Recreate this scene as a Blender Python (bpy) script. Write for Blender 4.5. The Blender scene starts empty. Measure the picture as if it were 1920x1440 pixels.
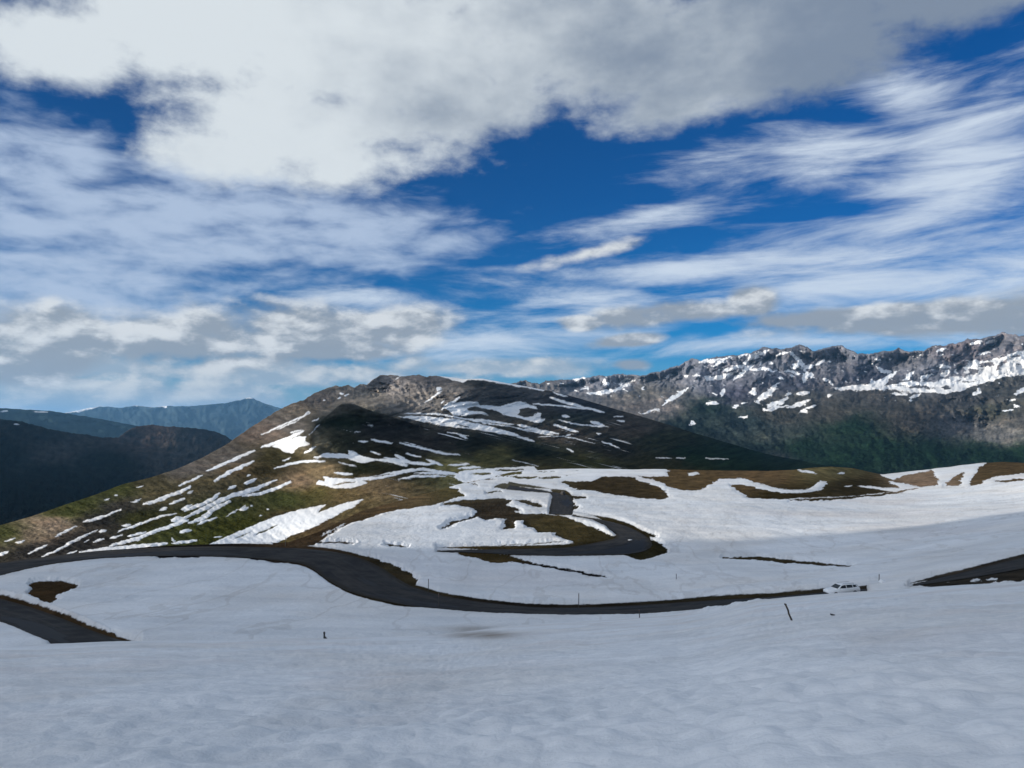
import bpy, bmesh, math, random
import numpy as np
from mathutils import Vector

# ------------------------------------------------------------------ camera, sky, sun, exposure
F = 1507.0            # focal length in the units of the 1920 wide frame
CX, HY = 960.0, 790.0 # principal column and horizon row
SUN_EL = 11.5
SUN_H = Vector((-0.92, -0.39, 0)).normalized()     # horizontal direction towards the sun
EXPOSURE = 0.12

sc = bpy.context.scene
cam_d = bpy.data.cameras.new('camera')
cam_d.sensor_width = 36.0
cam_d.lens = 36.0 * F / 1920.0
cam_d.shift_y = (HY - 720.0) / 1920.0
cam_d.clip_start = 0.1
cam_d.clip_end = 200000.0
cam = bpy.data.objects.new('camera', cam_d)
sc.collection.objects.link(cam)
cam.location = (0, 0, 0)
cam.rotation_euler = (math.radians(90), 0, 0)
sc.camera = cam
sc.view_settings.view_transform = 'Standard'
sc.view_settings.look = 'None'
sc.view_settings.exposure = EXPOSURE
sc.view_settings.gamma = 1.0
sc.cycles.use_denoising = True
sc.cycles.max_bounces = 6
sc.cycles.diffuse_bounces = 3
sc.cycles.volume_bounces = 1

sun_d = bpy.data.lights.new('sun', 'SUN')
sun_d.energy = 5.0
sun_d.angle = math.radians(0.5)
sun_d.color = (1.0, 0.92, 0.80)
sun = bpy.data.objects.new('sun', sun_d)
sc.collection.objects.link(sun)
e = math.radians(SUN_EL)
to_sun = Vector((SUN_H.x * math.cos(e), SUN_H.y * math.cos(e), math.sin(e)))
sun.rotation_euler = to_sun.to_track_quat('Z', 'Y').to_euler()


class G:
    """small helper that writes node maths as expressions"""
    def __init__(s, tree):
        s.t = tree

    def new(s, kind, **kw):
        n = s.t.nodes.new(kind)
        for k, v in kw.items():
            setattr(n, k, v)
        return n

    def put(s, sock, v):
        if isinstance(v, bpy.types.NodeSocket):
            s.t.links.new(v, sock)
        else:
            sock.default_value = v

    def m(s, op, a, b=None, c=None, clamp=False):
        n = s.new('ShaderNodeMath', operation=op)
        n.use_clamp = clamp
        s.put(n.inputs[0], a)
        if b is not None: s.put(n.inputs[1], b)
        if c is not None: s.put(n.inputs[2], c)
        return n.outputs[0]

    def add(s, a, b): return s.m('ADD', a, b)
    def sub(s, a, b): return s.m('SUBTRACT', a, b)
    def mul(s, a, b): return s.m('MULTIPLY', a, b)
    def mx(s, a, b): return s.m('MAXIMUM', a, b)
    def mn(s, a, b): return s.m('MINIMUM', a, b)

    def step(s, v, a, b, lo=0.0, hi=1.0):
        n = s.new('ShaderNodeMapRange', interpolation_type='SMOOTHSTEP')
        for i, q in enumerate((v, a, b, lo, hi)):
            s.put(n.inputs[i], q)
        return n.outputs[0]

    def lin(s, v, a, b, lo=0.0, hi=1.0):
        n = s.new('ShaderNodeMapRange')
        n.clamp = True
        for i, q in enumerate((v, a, b, lo, hi)):
            s.put(n.inputs[i], q)
        return n.outputs[0]

    def xyz(s, x, y, z=0.0):
        n = s.new('ShaderNodeCombineXYZ')
        for i, q in enumerate((x, y, z)):
            s.put(n.inputs[i], q)
        return n.outputs[0]

    def noise(s, vec, scale, detail=4.0, rough=0.55, dist=0.0, dims='3D'):
        n = s.new('ShaderNodeTexNoise', noise_dimensions=dims)
        s.put(n.inputs['Vector'], vec)
        n.inputs['Scale'].default_value = scale
        n.inputs['Detail'].default_value = detail
        n.inputs['Roughness'].default_value = rough
        n.inputs['Distortion'].default_value = dist
        return n.outputs['Fac']

    def mix(s, fac, a, b, blend='MIX'):
        n = s.new('ShaderNodeMix', data_type='RGBA', blend_type=blend)
        s.put(n.inputs[0], fac)
        for i, q in ((6, a), (7, b)):
            if isinstance(q, tuple) and len(q) == 3: q = q + (1.0,)
            s.put(n.inputs[i], q)
        return n.outputs[2]


def azel(x, y):
    a = math.atan2(x - CX, F)
    return math.degrees(a), math.degrees(math.atan((HY - y) / F * math.cos(a)))


def build_world():
    w = bpy.data.worlds.new('World')
    sc.world = w
    w.use_nodes = True
    t = w.node_tree
    t.nodes.clear()
    g = G(t)
    sky = g.new('ShaderNodeTexSky', sky_type='NISHITA')
    sky.sun_disc = False
    sky.sun_elevation = math.radians(SUN_EL)
    # the sky node's rotation runs clockwise from +Y
    sky.sun_rotation = math.atan2(SUN_H.x, SUN_H.y)
    sky.altitude = 2600
    sky.air_density = 1.0
    sky.dust_density = 0.2
    sky.ozone_density = 4.0
    hs = g.new('ShaderNodeHueSaturation')
    hs.inputs['Saturation'].default_value = 1.42
    hs.inputs['Value'].default_value = 0.80
    t.links.new(sky.outputs[0], hs.inputs['Color'])
    STR = 0.10
    blue = hs.outputs[0]

    geo = g.new('ShaderNodeTexCoord')
    sep = g.new('ShaderNodeSeparateXYZ')
    t.links.new(geo.outputs['Generated'], sep.inputs[0])
    X, Y, Z = sep.outputs
    az = g.mul(g.m('ARCTAN2', X, Y), 57.29578)
    el = g.mul(g.m('ARCSINE', Z), 57.29578)

    P = g.xyz(az, g.mul(el, 1.7))              # rounded clouds
    PS = g.xyz(g.add(g.mul(az, 0.42), g.mul(el, -0.35)), g.mul(el, 2.3), 5.0)   # streaked clouds
    n_big = g.noise(P, 0.13, 8.0, 0.6)
    n_big2 = g.noise(g.xyz(az, g.mul(el, 1.5), 40.0), 0.055, 5.0, 0.55)
    n_low = g.noise(g.xyz(az, g.mul(el, 2.0), 11.0), 0.21, 8.0, 0.54)
    n_low_up = g.noise(g.xyz(g.sub(az, 0.6), g.add(g.mul(el, 2.0), 1.1), 11.0), 0.21, 8.0, 0.54)
    n_str = g.noise(PS, 0.21, 9.0, 0.63, 0.4)
    n_str2 = g.noise(g.xyz(g.add(g.mul(az, 0.25), 20.0), g.mul(el, 1.6), 9.0), 0.3, 6.0, 0.6, 0.3)
    n_big_up = g.noise(g.xyz(g.sub(az, 1.4), g.mul(g.add(el, 1.2), 1.7)), 0.13, 8.0, 0.6)
    n_rip = g.noise(g.xyz(g.mul(az, 0.8), g.mul(el, 2.3), 30.0), 0.30, 6.0, 0.55, 0.2)

    def ell(x, y, rx, ry, rot=0.0, amp=1.0):
        """1 at the centre, 0 on the rim, in frame units turned to angles"""
        a, b = azel(x, y)
        ra, rb = math.degrees(rx / F), math.degrees(ry / F)
        c, s_ = math.cos(math.radians(rot)), math.sin(math.radians(rot))
        da, de = g.sub(az, a), g.sub(el, b)
        if rot:
            p = g.add(g.mul(da, c / ra), g.mul(de, s_ / ra))
            q = g.add(g.mul(da, -s_ / rb), g.mul(de, c / rb))
        else:
            p, q = g.mul(da, 1 / ra), g.mul(de, 1 / rb)
        r = g.m('SQRT', g.add(g.mul(p, p), g.mul(q, q)))
        v = g.sub(1.0, r)
        return v if amp == 1.0 else g.mul(v, amp)

    def union(items):
        v = ell(*items[0])
        for it in items[1:]:
            v = g.m('SMOOTH_MAX', v, ell(*it), 0.15)
        return v

    # everywhere outside the frame: unseen broken cloud, added and brightened to fill the shaded snow
    out = g.mx(g.step(g.m('ABSOLUTE', az), 36, 50), g.step(el, 30, 38))
    amb = g.mul(g.step(n_big2, 0.36, 0.54), out)

    # --- thin high veil (cirrus)
    m_cir = union([(1640, 480, 400, 110, 8), (1790, 370, 220, 190, 35), (1500, 300, 300, 70, 4), (1300, 500, 420, 42, 2),
                   (1680, 170, 90, 150, 60), (1100, 560, 180, 34, -3), (1230, 400, 200, 34, 12), (900, 640, 420, 60, 0), (1500, 640, 500, 30, 0),
                   (700, 560, 260, 30, 0), (1890, 520, 300, 90, 0)])
    a_cir = g.mul(g.step(g.add(g.mul(m_cir, 0.75), g.mul(g.sub(n_str, 0.5), 2.3)), -0.04, 0.95), 0.92)
    # --- rippled veil left
    m_alt = union([(250, 420, 430, 110, 0), (600, 430, 340, 85, -2), (60, 300, 190, 80, -6), (120, 520, 330, 70, 0), (120, 590, 420, 55, 0), (460, 360, 250, 60, -8)])
    a_alt = g.mul(g.step(g.add(g.mul(g.mn(m_alt, 0.6), 1.2), g.mul(g.sub(n_rip, 0.5), 2.2)), -0.20, 1.0), 0.88)
    # --- haze bank low over the far mountains left
    m_hor = union([(180, 740, 420, 50, 0), (500, 700, 420, 30, 0), (980, 690, 230, 22, 0), (150, 690, 330, 30, 0)])
    a_hor = g.mul(g.step(g.add(g.mul(m_hor, 1.0), g.mul(g.sub(n_low, 0.5), 2.6)), -0.15, 0.5), 0.92)
    # --- low heaped clouds
    m_low = union([(90, 625, 190, 68, 6), (330, 630, 200, 62, 0), (560, 628, 190, 60, 0), (740, 612, 130, 44, 2), (40, 680, 150, 40, 0), (620, 655, 160, 28, 0),
                   (1240, 590, 180, 28, 4), (1410, 562, 55, 34, 0), (1090, 605, 60, 18, 0), (1700, 592, 260, 30, 2), (1880, 590, 170, 44, -4), (1560, 598, 170, 20, 0),
                   (1105, 474, 95, 13, 11, 0.45), (1180, 638, 80, 16, 6), (1185, 684, 45, 16, 0)])
    d_low = g.add(g.mul(g.mn(m_low, 0.6), 1.5), g.mul(g.sub(n_low, 0.5), 2.5))
    a_low = g.mul(g.step(d_low, -0.12, 0.72), 0.96)
    # --- the big cloud overhead
    m_big = union([(330, 40, 300, 120, -4), (640, 90, 430, 180, 0), (560, 240, 300, 105, -2), (800, 190, 320, 110, 8), (1000, 70, 500, 130, 4), (1400, 40, 500, 95, 5),
                   (1750, -20, 420, 75, 4), (120, 90, 150, 75, 0), (420, 290, 170, 60, 0), (1250, 110, 300, 90, 8), (1290, 170, 200, 60, 12), (1520, 90, 260, 80, 10), (900, -120, 1500, 120, 0)])
    d_big = g.add(g.mul(g.mn(m_big, 0.7), 1.5), g.mul(g.sub(n_big, 0.5), 2.4))
    d_big = g.add(d_big, g.mul(g.sub(g.noise(P, 0.45, 7.0, 0.6, 0.4), 0.5), 0.8))
    a_big = g.mul(g.step(d_big, -0.12, 0.80), 0.985)

    # colours (radiance at exposure 0)
    cir_c = (0.62, 0.70, 0.80)
    c = blue
    n = g.new('ShaderNodeMix', data_type='RGBA', blend_type='MIX')
    base = g.mix(1.0, c, g.mix(g.step(el, 2, 16), (STR * 1.05, STR * 1.08, STR * 1.15), (STR * 0.42, STR * 0.78, STR * 0.99)), 'MULTIPLY')
    n = None
    col = g.mix(a_cir, base, cir_c)
    col = g.mix(a_alt, col, (0.45, 0.545, 0.70))
    hor_c = g.mix(g.step(g.sub(n_low, n_low_up), -0.10, 0.16), (0.34, 0.41, 0.48), (0.72, 0.72, 0.70))
    col = g.mix(a_hor, col, hor_c)
    lit = g.add(g.mul(g.sub(n_low, n_low_up), 5.0), g.add(g.mul(d_low, -0.22), g.lin(el, 4.0, 8.2, -0.22, 0.34)))
    lit = g.sub(lit, g.lin(az, 2, 12, 0.0, 0.45))
    low_c = g.mix(g.step(lit, -0.45, 0.50), (0.29, 0.325, 0.37), (0.70, 0.72, 0.73))
    col = g.mix(a_low, col, low_c)
    shade = g.add(g.lin(az, -18, 20, 1.0, 0.0), g.mul(g.sub(n_big2, 0.5), 1.3))
    shade = g.add(shade, g.mul(g.sub(g.noise(P, 0.09, 4.0, 0.5), 0.5), 0.9))
    shade = g.add(shade, g.add(g.mul(g.sub(n_big, n_big_up), 0.7), g.lin(d_big, 0.1, 0.9, 0.22, -0.06)))
    big_c = g.mix(g.step(shade, -0.1, 1.0), (0.20, 0.25, 0.33), (0.66, 0.71, 0.74))
    col = g.mix(a_big, col, big_c)
    side = g.step(g.add(g.mul(X, -0.8), g.mul(Y, -0.45)), -0.25, 0.75)
    col = g.mix(amb, col, g.mix(side, (0.26, 0.33, 0.42), (1.20, 1.24, 1.31)))

    bg = g.new('ShaderNodeBackground')
    bg.inputs['Strength'].default_value = 1.0
    t.links.new(col, bg.inputs['Color'])
    o = g.new('ShaderNodeOutputWorld')
    t.links.new(bg.outputs[0], o.inputs['Surface'])
    w.cycles.sampling_method = 'MANUAL'
    w.cycles.sample_map_resolution = 512


build_world()

# ------------------------------------------------------------------ numeric helpers
_rng = np.random.RandomState(7)
_perm = _rng.permutation(256)
_perm = np.concatenate([_perm, _perm, _perm])
_ang = _rng.rand(256) * 2 * np.pi
_gx, _gy = np.cos(_ang), np.sin(_ang)


def perlin(x, y):
    xi, yi = np.floor(x).astype(np.int64), np.floor(y).astype(np.int64)
    xf, yf = x - xi, y - yi
    xi &= 255
    yi &= 255
    u = xf * xf * xf * (xf * (xf * 6 - 15) + 10)
    v = yf * yf * yf * (yf * (yf * 6 - 15) + 10)

    def gr(ix, iy, fx, fy):
        h = _perm[_perm[ix] + iy]
        return _gx[h] * fx + _gy[h] * fy
    a = gr(xi, yi, xf, yf)
    b = gr(xi + 1, yi, xf - 1, yf)
    c = gr(xi, yi + 1, xf, yf - 1)
    d = gr(xi + 1, yi + 1, xf - 1, yf - 1)
    return ((a + (b - a) * u) + ((c + (d - c) * u) - (a + (b - a) * u)) * v) * 1.5


def fbm(x, y, octv=4, gain=0.5, lac=2.03):
    r = np.zeros_like(x, dtype=float)
    a, s = 1.0, 0.0
    for i in range(octv):
        r += a * perlin(x + 17.3 * i, y + 9.1 * i)
        s += a
        a *= gain
        x, y = x * lac, y * lac
    return r / s


def ridged(x, y, octv=4, gain=0.5):
    r = np.zeros_like(x, dtype=float)
    a, s = 1.0, 0.0
    for i in range(octv):
        r += a * (1 - 2 * np.abs(perlin(x + 31.7 * i, y + 5.3 * i)))
        s += a
        a *= gain
        x, y = x * 2.1, y * 2.1
    return r / s


def sstep(v, a, b):
    t = np.clip((v - a) / (b - a), 0, 1)
    return t * t * (3 - 2 * t)


class TPS:
    """smooth log depth through scattered points (x, y, depth)"""
    def __init__(s, pts, lam=1e-4, sx=400.0, sy=110.0):
        p = np.array(pts, float)
        s.sx, s.sy = sx, sy
        s.c = np.stack([p[:, 0] / sx, p[:, 1] / sy], 1)
        v = np.log(p[:, 2])
        n = len(p)
        K = s.k(s.c, s.c) + lam * np.eye(n)
        Pm = np.concatenate([np.ones((n, 1)), s.c], 1)
        A = np.zeros((n + 3, n + 3))
        A[:n, :n], A[:n, n:], A[n:, :n] = K, Pm, Pm.T
        s.w = np.linalg.solve(A, np.concatenate([v, np.zeros(3)]))
        s.n = n

    def k(s, a, b):
        d2 = ((a[:, None, :] - b[None, :, :]) ** 2).sum(-1)
        return 0.5 * d2 * np.log(d2 + 1e-12)

    def __call__(s, x, y):
        sh = np.shape(x)
        q = np.stack([np.ravel(x) / s.sx, np.ravel(y) / s.sy], 1)
        o = np.empty(len(q))
        for i in range(0, len(q), 40000):
            j = q[i:i + 40000]
            o[i:i + 40000] = s.k(j, s.c) @ s.w[:s.n] + s.w[s.n] + j @ s.w[s.n + 1:]
        return np.exp(o).reshape(sh)


def curve(pts):
    p = np.array(pts, float)
    return lambda x: np.interp(x, p[:, 0], p[:, 1])


def sd_poly(px, py, poly, far=-20.0, pad=14):
    """signed distance to a polygon, positive inside; far outside its box"""
    poly = np.array(poly, float)
    out = np.full(px.shape, far)
    lo, hi = poly.min(0) - pad, poly.max(0) + pad
    m = (px > lo[0]) & (px < hi[0]) & (py > lo[1]) & (py < hi[1])
    if not m.any():
        return out
    x, y = px[m], py[m]
    d2 = np.full(x.shape, 1e9)
    ins = np.zeros(x.shape, bool)
    for i in range(len(poly)):
        a, b = poly[i], poly[(i + 1) % len(poly)]
        ab = b - a
        t = np.clip(((x - a[0]) * ab[0] + (y - a[1]) * ab[1]) / max((ab ** 2).sum(), 1e-9), 0, 1)
        d2 = np.minimum(d2, (x - a[0] - t * ab[0]) ** 2 + (y - a[1] - t * ab[1]) ** 2)
        if a[1] != b[1]:
            c = ((a[1] > y) != (b[1] > y)) & (x < (b[0] - a[0]) * (y - a[1]) / (b[1] - a[1]) + a[0])
            ins ^= c
    d = np.sqrt(d2)
    out[m] = np.maximum(np.where(ins, d, -d), far)
    return out


def sd_stroke(px, py, pts, hw, far=-20.0, pad=14):
    p = np.array(pts, float)
    out = np.full(px.shape, far)
    lo, hi = p.min(0) - pad - hw, p.max(0) + pad + hw
    m = (px > lo[0]) & (px < hi[0]) & (py > lo[1]) & (py < hi[1])
    if not m.any():
        return out
    x, y = px[m], py[m]
    best = np.full(x.shape, -1e9)
    n = len(p)
    seg = np.linalg.norm(np.diff(p, axis=0), axis=1) if n > 1 else np.array([1e-6])
    cum = np.concatenate([[0], np.cumsum(seg)])
    if n == 1:
        best = hw - np.hypot(x - p[0, 0], (y - p[0, 1]) * 1.4)
    for i in range(n - 1):
        a, b = p[i], p[i + 1]
        ab = b - a
        t = np.clip(((x - a[0]) * ab[0] + (y - a[1]) * ab[1]) / max((ab ** 2).sum(), 1e-9), 0, 1)
        d = np.hypot(x - a[0] - t * ab[0], y - a[1] - t * ab[1])
        s_ = (cum[i] + t * seg[i]) / cum[-1]
        taper = 0.45 + 0.55 * np.clip(4 * s_ * (1 - s_) * 1.3, 0, 1)
        best = np.maximum(best, hw * taper - d)
    out[m] = np.maximum(best, far)
    return out


def blend_colour(px, py, pts, sx=60.0, sy=22.0):
    """ground colour, its darks deepened for shade, from patches (x, y, (r, g, b))"""
    num = np.zeros(px.shape + (3,))
    den = np.zeros(px.shape)
    for x, y, c in pts:
        w = 1.0 / (((px - x) / sx) ** 2 + ((py - y) / sy) ** 2 + 0.35) ** 2
        num += w[..., None] * np.array(c)
        den += w
    c = 0.95 * num / den[..., None]
    c = c * np.clip(c.mean(-1) / 0.085, 0.12, 1.3)[..., None] ** 0.62  # dark ground pushed darker, painting in some of the slope shade
    m = c.mean(-1)[..., None]
    return np.clip(m + (c - m) * 0.95, 0.002, 0.6)


def world_pt(x, y, D):
    return np.stack([(x - CX) / F * D, D, (HY - y) / F * D], -1)


def columns(x0, x1, step=1.6, wide=9.0):
    a = [x0]
    while a[-1] < x1:
        a.append(a[-1] + (step if -30 <= a[-1] <= 1950 else wide))
    return np.array(a)


def grid_mesh(name, co, mat, attrs=None, cols=None, kind='structure'):
    """one regular grid (rows, columns, 3) as a mesh object"""
    R, Cn = co.shape[:2]
    me = bpy.data.meshes.new(name)
    me.vertices.add(R * Cn)
    me.vertices.foreach_set('co', co.reshape(-1).astype(np.float32))
    idx = np.arange(R * Cn).reshape(R, Cn)
    q = np.stack([idx[:-1, :-1], idx[:-1, 1:], idx[1:, 1:], idx[1:, :-1]], -1).reshape(-1, 4)
    me.loops.add(q.size)
    me.loops.foreach_set('vertex_index', q.reshape(-1).astype(np.int32))
    me.polygons.add(len(q))
    me.polygons.foreach_set('loop_start', (np.arange(len(q)) * 4).astype(np.int32))
    me.polygons.foreach_set('use_smooth', np.ones(len(q), bool))
    me.update(calc_edges=True)
    for k, v in (attrs or {}).items():
        a = me.attributes.new(k, 'FLOAT', 'POINT')
        a.data.foreach_set('value', np.ascontiguousarray(v.reshape(-1), np.float32))
    for k, v in (cols or {}).items():
        a = me.attributes.new(k, 'FLOAT_COLOR', 'POINT')
        rgba = np.concatenate([v.reshape(-1, 3), np.ones((R * Cn, 1))], 1)
        a.data.foreach_set('color', rgba.reshape(-1).astype(np.float32))
    me.materials.append(mat)
    o = bpy.data.objects.new(name, me)
    sc.collection.objects.link(o)
    if kind: o['kind'] = kind
    return o


# ------------------------------------------------------------------ materials
def new_mat(name):
    m = bpy.data.materials.new(name)
    m.use_nodes = True
    t = m.node_tree
    t.nodes.clear()
    g = G(t)
    bsdf = g.new('ShaderNodeBsdfPrincipled')
    out = g.new('ShaderNodeOutputMaterial')
    t.links.new(bsdf.outputs[0], out.inputs['Surface'])
    return m, g, bsdf


def terrain_mat(name, unit, snow_edge=0.9, bump=1.0, snow_bump=0.3, dirt=0.5, var=0.55, mottle=0.0, mscale=1.0):
    """snow over bare ground; unit = metres of the finest ground texture"""
    m, g, b = new_mat(name)
    tc = g.new('ShaderNodeTexCoord')
    P = tc.outputs['Object']
    at = g.new('ShaderNodeAttribute', attribute_name='snow')
    gc = g.new('ShaderNodeAttribute', attribute_name='ground_colour')
    dt = g.new('ShaderNodeAttribute', attribute_name='dirt')
    n1 = g.noise(P, 1.0 / unit, 5, 0.6)
    n2 = g.noise(P, 0.12 / unit, 5, 0.6)
    n3 = g.noise(P, 0.03 / unit, 4, 0.5)
    e_ = g.add(at.outputs['Fac'], g.mul(g.sub(n1, 0.5), snow_edge * 3.0))
    fac = g.step(e_, -snow_edge, snow_edge)
    vmul = g.add(g.add(1.0 - var, g.mul(n2, var)), g.mul(n1, var))
    ground = g.mix(1.0, gc.outputs['Color'], g.xyz(vmul, vmul, vmul), 'MULTIPLY')
    ground = g.mix(g.mul(g.step(n2, 0.5, 0.68), 0.5), ground, g.mix(1.0, ground, (1.7, 1.5, 1.35), 'MULTIPLY'))
    snow_c = g.mix(g.step(n3, 0.40, 0.64), (0.80, 0.82, 0.84), (0.76, 0.755, 0.745))
    snow_c = g.mix(g.mul(g.step(n2, 0.50, 0.75), dirt), snow_c, (0.66, 0.63, 0.60))
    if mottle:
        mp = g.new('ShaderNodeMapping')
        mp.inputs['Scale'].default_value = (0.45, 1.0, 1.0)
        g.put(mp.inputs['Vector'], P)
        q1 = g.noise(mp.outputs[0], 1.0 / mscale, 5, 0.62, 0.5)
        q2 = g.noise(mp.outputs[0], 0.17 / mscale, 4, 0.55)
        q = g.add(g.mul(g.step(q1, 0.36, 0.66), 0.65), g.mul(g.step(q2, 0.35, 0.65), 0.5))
        snow_c = g.mix(g.mul(q, mottle), snow_c, (0.50, 0.54, 0.58))  # grey-blue shading of hollows painted into near snow; wet tone on the field
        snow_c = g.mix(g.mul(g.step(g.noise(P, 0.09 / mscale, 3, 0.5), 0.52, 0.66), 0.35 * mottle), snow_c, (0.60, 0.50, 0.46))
    snow_c = g.mix(dt.outputs['Fac'], snow_c, (0.30, 0.27, 0.24))
    col = g.mix(fac, ground, snow_c)
    g.put(b.inputs['Base Color'], col)
    g.put(b.inputs['Roughness'], g.lin(fac, 0, 1, 0.95, 0.6))
    b.inputs['Specular IOR Level'].default_value = 0.0
    bp = g.new('ShaderNodeBump')
    bp.inputs['Distance'].default_value = unit * 0.6
    g.put(bp.inputs['Strength'], g.lin(fac, 0, 1, bump, snow_bump))
    g.put(bp.inputs['Height'], g.add(n1, g.mul(n2, 1.5)))
    g.put(b.inputs['Normal'], bp.outputs[0])
    return m


def plain_mat(name, col, rough=0.6, var=0.15, scale=8.0, metal=0.0, spec=0.3):
    m, g, b = new_mat(name)
    tc = g.new('ShaderNodeTexCoord')
    n = g.noise(tc.outputs['Object'], scale, 4, 0.6)
    v = g.add(1 - var, g.mul(n, 2 * var))
    g.put(b.inputs['Base Color'], g.mix(1.0, tuple(col), g.xyz(v, v, v), 'MULTIPLY'))
    b.inputs['Roughness'].default_value = rough
    b.inputs['Metallic'].default_value = metal
    b.inputs['Specular IOR Level'].default_value = spec
    return m


def asphalt_mat():
    m, g, b = new_mat('asphalt')
    tc = g.new('ShaderNodeTexCoord')
    P = tc.outputs['Object']
    ac = g.new('ShaderNodeAttribute', attribute_name='across').outputs['Fac']
    al = g.new('ShaderNodeAttribute', attribute_name='along').outputs['Fac']
    n1 = g.noise(P, 0.30, 5, 0.65)
    n2 = g.noise(P, 2.2, 3, 0.6)
    st = g.noise(g.xyz(g.mul(al, 0.05), g.mul(ac, 7.0), 2.0), 1.0, 5, 0.6)
    wet = g.noise(g.xyz(g.mul(al, 0.035), g.mul(ac, 2.0), 7.0), 1.0, 4, 0.6)
    c = g.mix(g.step(n1, 0.35, 0.7), (0.022, 0.023, 0.025), (0.045, 0.044, 0.043))
    c = g.mix(g.mul(g.step(st, 0.46, 0.66), 0.55), c, (0.058, 0.054, 0.050))
    c = g.mix(g.mul(g.step(n2, 0.55, 0.8), 0.4), c, (0.055, 0.052, 0.05))
    w = g.step(wet, 0.52, 0.60)
    c = g.mix(g.mul(w, 0.8), c, (0.008, 0.009, 0.012))
    # gravel and soil washed over the shoulders
    e_ = g.step(g.add(g.m('ABSOLUTE', g.sub(ac, 0.5)), g.mul(g.sub(n1, 0.5), 0.25)), 0.40, 0.50)
    c = g.mix(g.mul(e_, 0.85), c, g.mix(n2, (0.012, 0.011, 0.009), (0.045, 0.038, 0.028)))
    g.put(b.inputs['Base Color'], c)
    g.put(b.inputs['Roughness'], g.lin(w, 0, 1, 0.9, 0.6))
    b.inputs['Specular IOR Level'].default_value = 0.05
    return m


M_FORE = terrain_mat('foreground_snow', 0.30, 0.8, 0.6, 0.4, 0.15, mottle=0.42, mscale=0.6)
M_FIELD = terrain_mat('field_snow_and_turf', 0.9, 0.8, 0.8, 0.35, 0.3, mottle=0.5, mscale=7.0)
M_RIDGE = terrain_mat('ridge_turf_scree_snow', 2.5, 1.0, 0.9, 0.2, 0.25)
M_RANGE = terrain_mat('rock_range', 16.0, 0.7, 1.0, 0.2, 0.2, 0.6)
M_FAR = terrain_mat('far_mountain', 60.0, 0.7, 0.6, 0.2, 0.2)
M_ROAD = asphalt_mat()

# ------------------------------------------------------------------ terrain: depths and outlines
CREST = [(-500, 1222), (0, 1210), (200, 1203), (640, 1196), (820, 1190), (960, 1174), (1130, 1162), (1270, 1151), (1340, 1141), (1400, 1129), (1430, 1124), (1520, 1116),
         (1600, 1110), (1700, 1104), (1800, 1097), (1920, 1090), (2420, 1062)]
crest = curve(CREST)
DC = curve([(-500, 48), (0, 52), (300, 56), (640, 64), (820, 76), (960, 88), (1130, 96), (1270, 98), (1400, 90), (1520, 78), (1700, 66), (1920, 56), (2420, 48)])
EYE = 1.7


def fore_s(x):
    return (crest(x) - HY) / F - EYE / DC(x)


def fore_depth(x, y):
    return EYE / np.maximum((y - HY) / F - fore_s(x), 1e-4)


tB = TPS([(-500, 1215, 72), (0, 1202, 72), (300, 1197, 74), (640, 1190, 80), (820, 1188, 85), (960, 1172, 92), (1130, 1160, 98), (1270, 1150, 101), (1400, 1128, 104), (1520, 1115, 104),
          (1700, 1103, 95), (1920, 1090, 82), (2420, 1060, 75),
          (-500, 1150, 100), (0, 1140, 98), (300, 1140, 100), (640, 1130, 108), (960, 1145, 106), (1250, 1135, 110),
          (-500, 1120, 120), (0, 1085, 125), (300, 1060, 140), (640, 1065, 140), (960, 1085, 140), (1300, 1075, 142), (1600, 1060, 140), (1920, 1020, 125), (2420, 960, 115),
          (-500, 1105, 150), (0, 1054, 152), (280, 1025, 162), (560, 1018, 166), (870, 1033, 168), (1100, 1025, 172), (1300, 1015, 182), (1600, 1000, 190), (1920, 975, 170),
          (640, 1000, 185), (760, 1000, 190), (870, 1000, 195), (960, 985, 215), (1180, 985, 212), (1300, 970, 235), (1600, 960, 262), (1900, 940, 265),
          (620, 975, 215), (700, 950, 262), (800, 940, 272), (870, 905, 390), (960, 945, 275), (1050, 940, 290), (1200, 935, 310), (1400, 935, 300), (1600, 930, 345), (1920, 890, 385),
          (960, 885, 480), (1100, 879, 500), (1250, 882, 480), (1400, 884, 470), (1540, 877, 460), (1640, 890, 480), (1740, 881, 500), (1840, 869, 520), (1920, 866, 540), (2420, 800, 520)], 2e-4)

Q = [(-500, 1105), (0, 1054), (100, 1044), (280, 1025), (400, 1020), (540, 1017), (600, 996), (680, 957), (760, 936), (870, 906), (960, 885), (1040, 880), (1100, 879), (1190, 881),
     (1250, 880), (1330, 882), (1440, 883), (1490, 881), (1520, 877), (1560, 875), (1600, 878), (1640, 887), (1655, 890), (1700, 885), (1745, 880), (1800, 873), (1845, 868), (1880, 866),
     (1920, 868), (2420, 800)]
qline = curve(Q)

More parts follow.
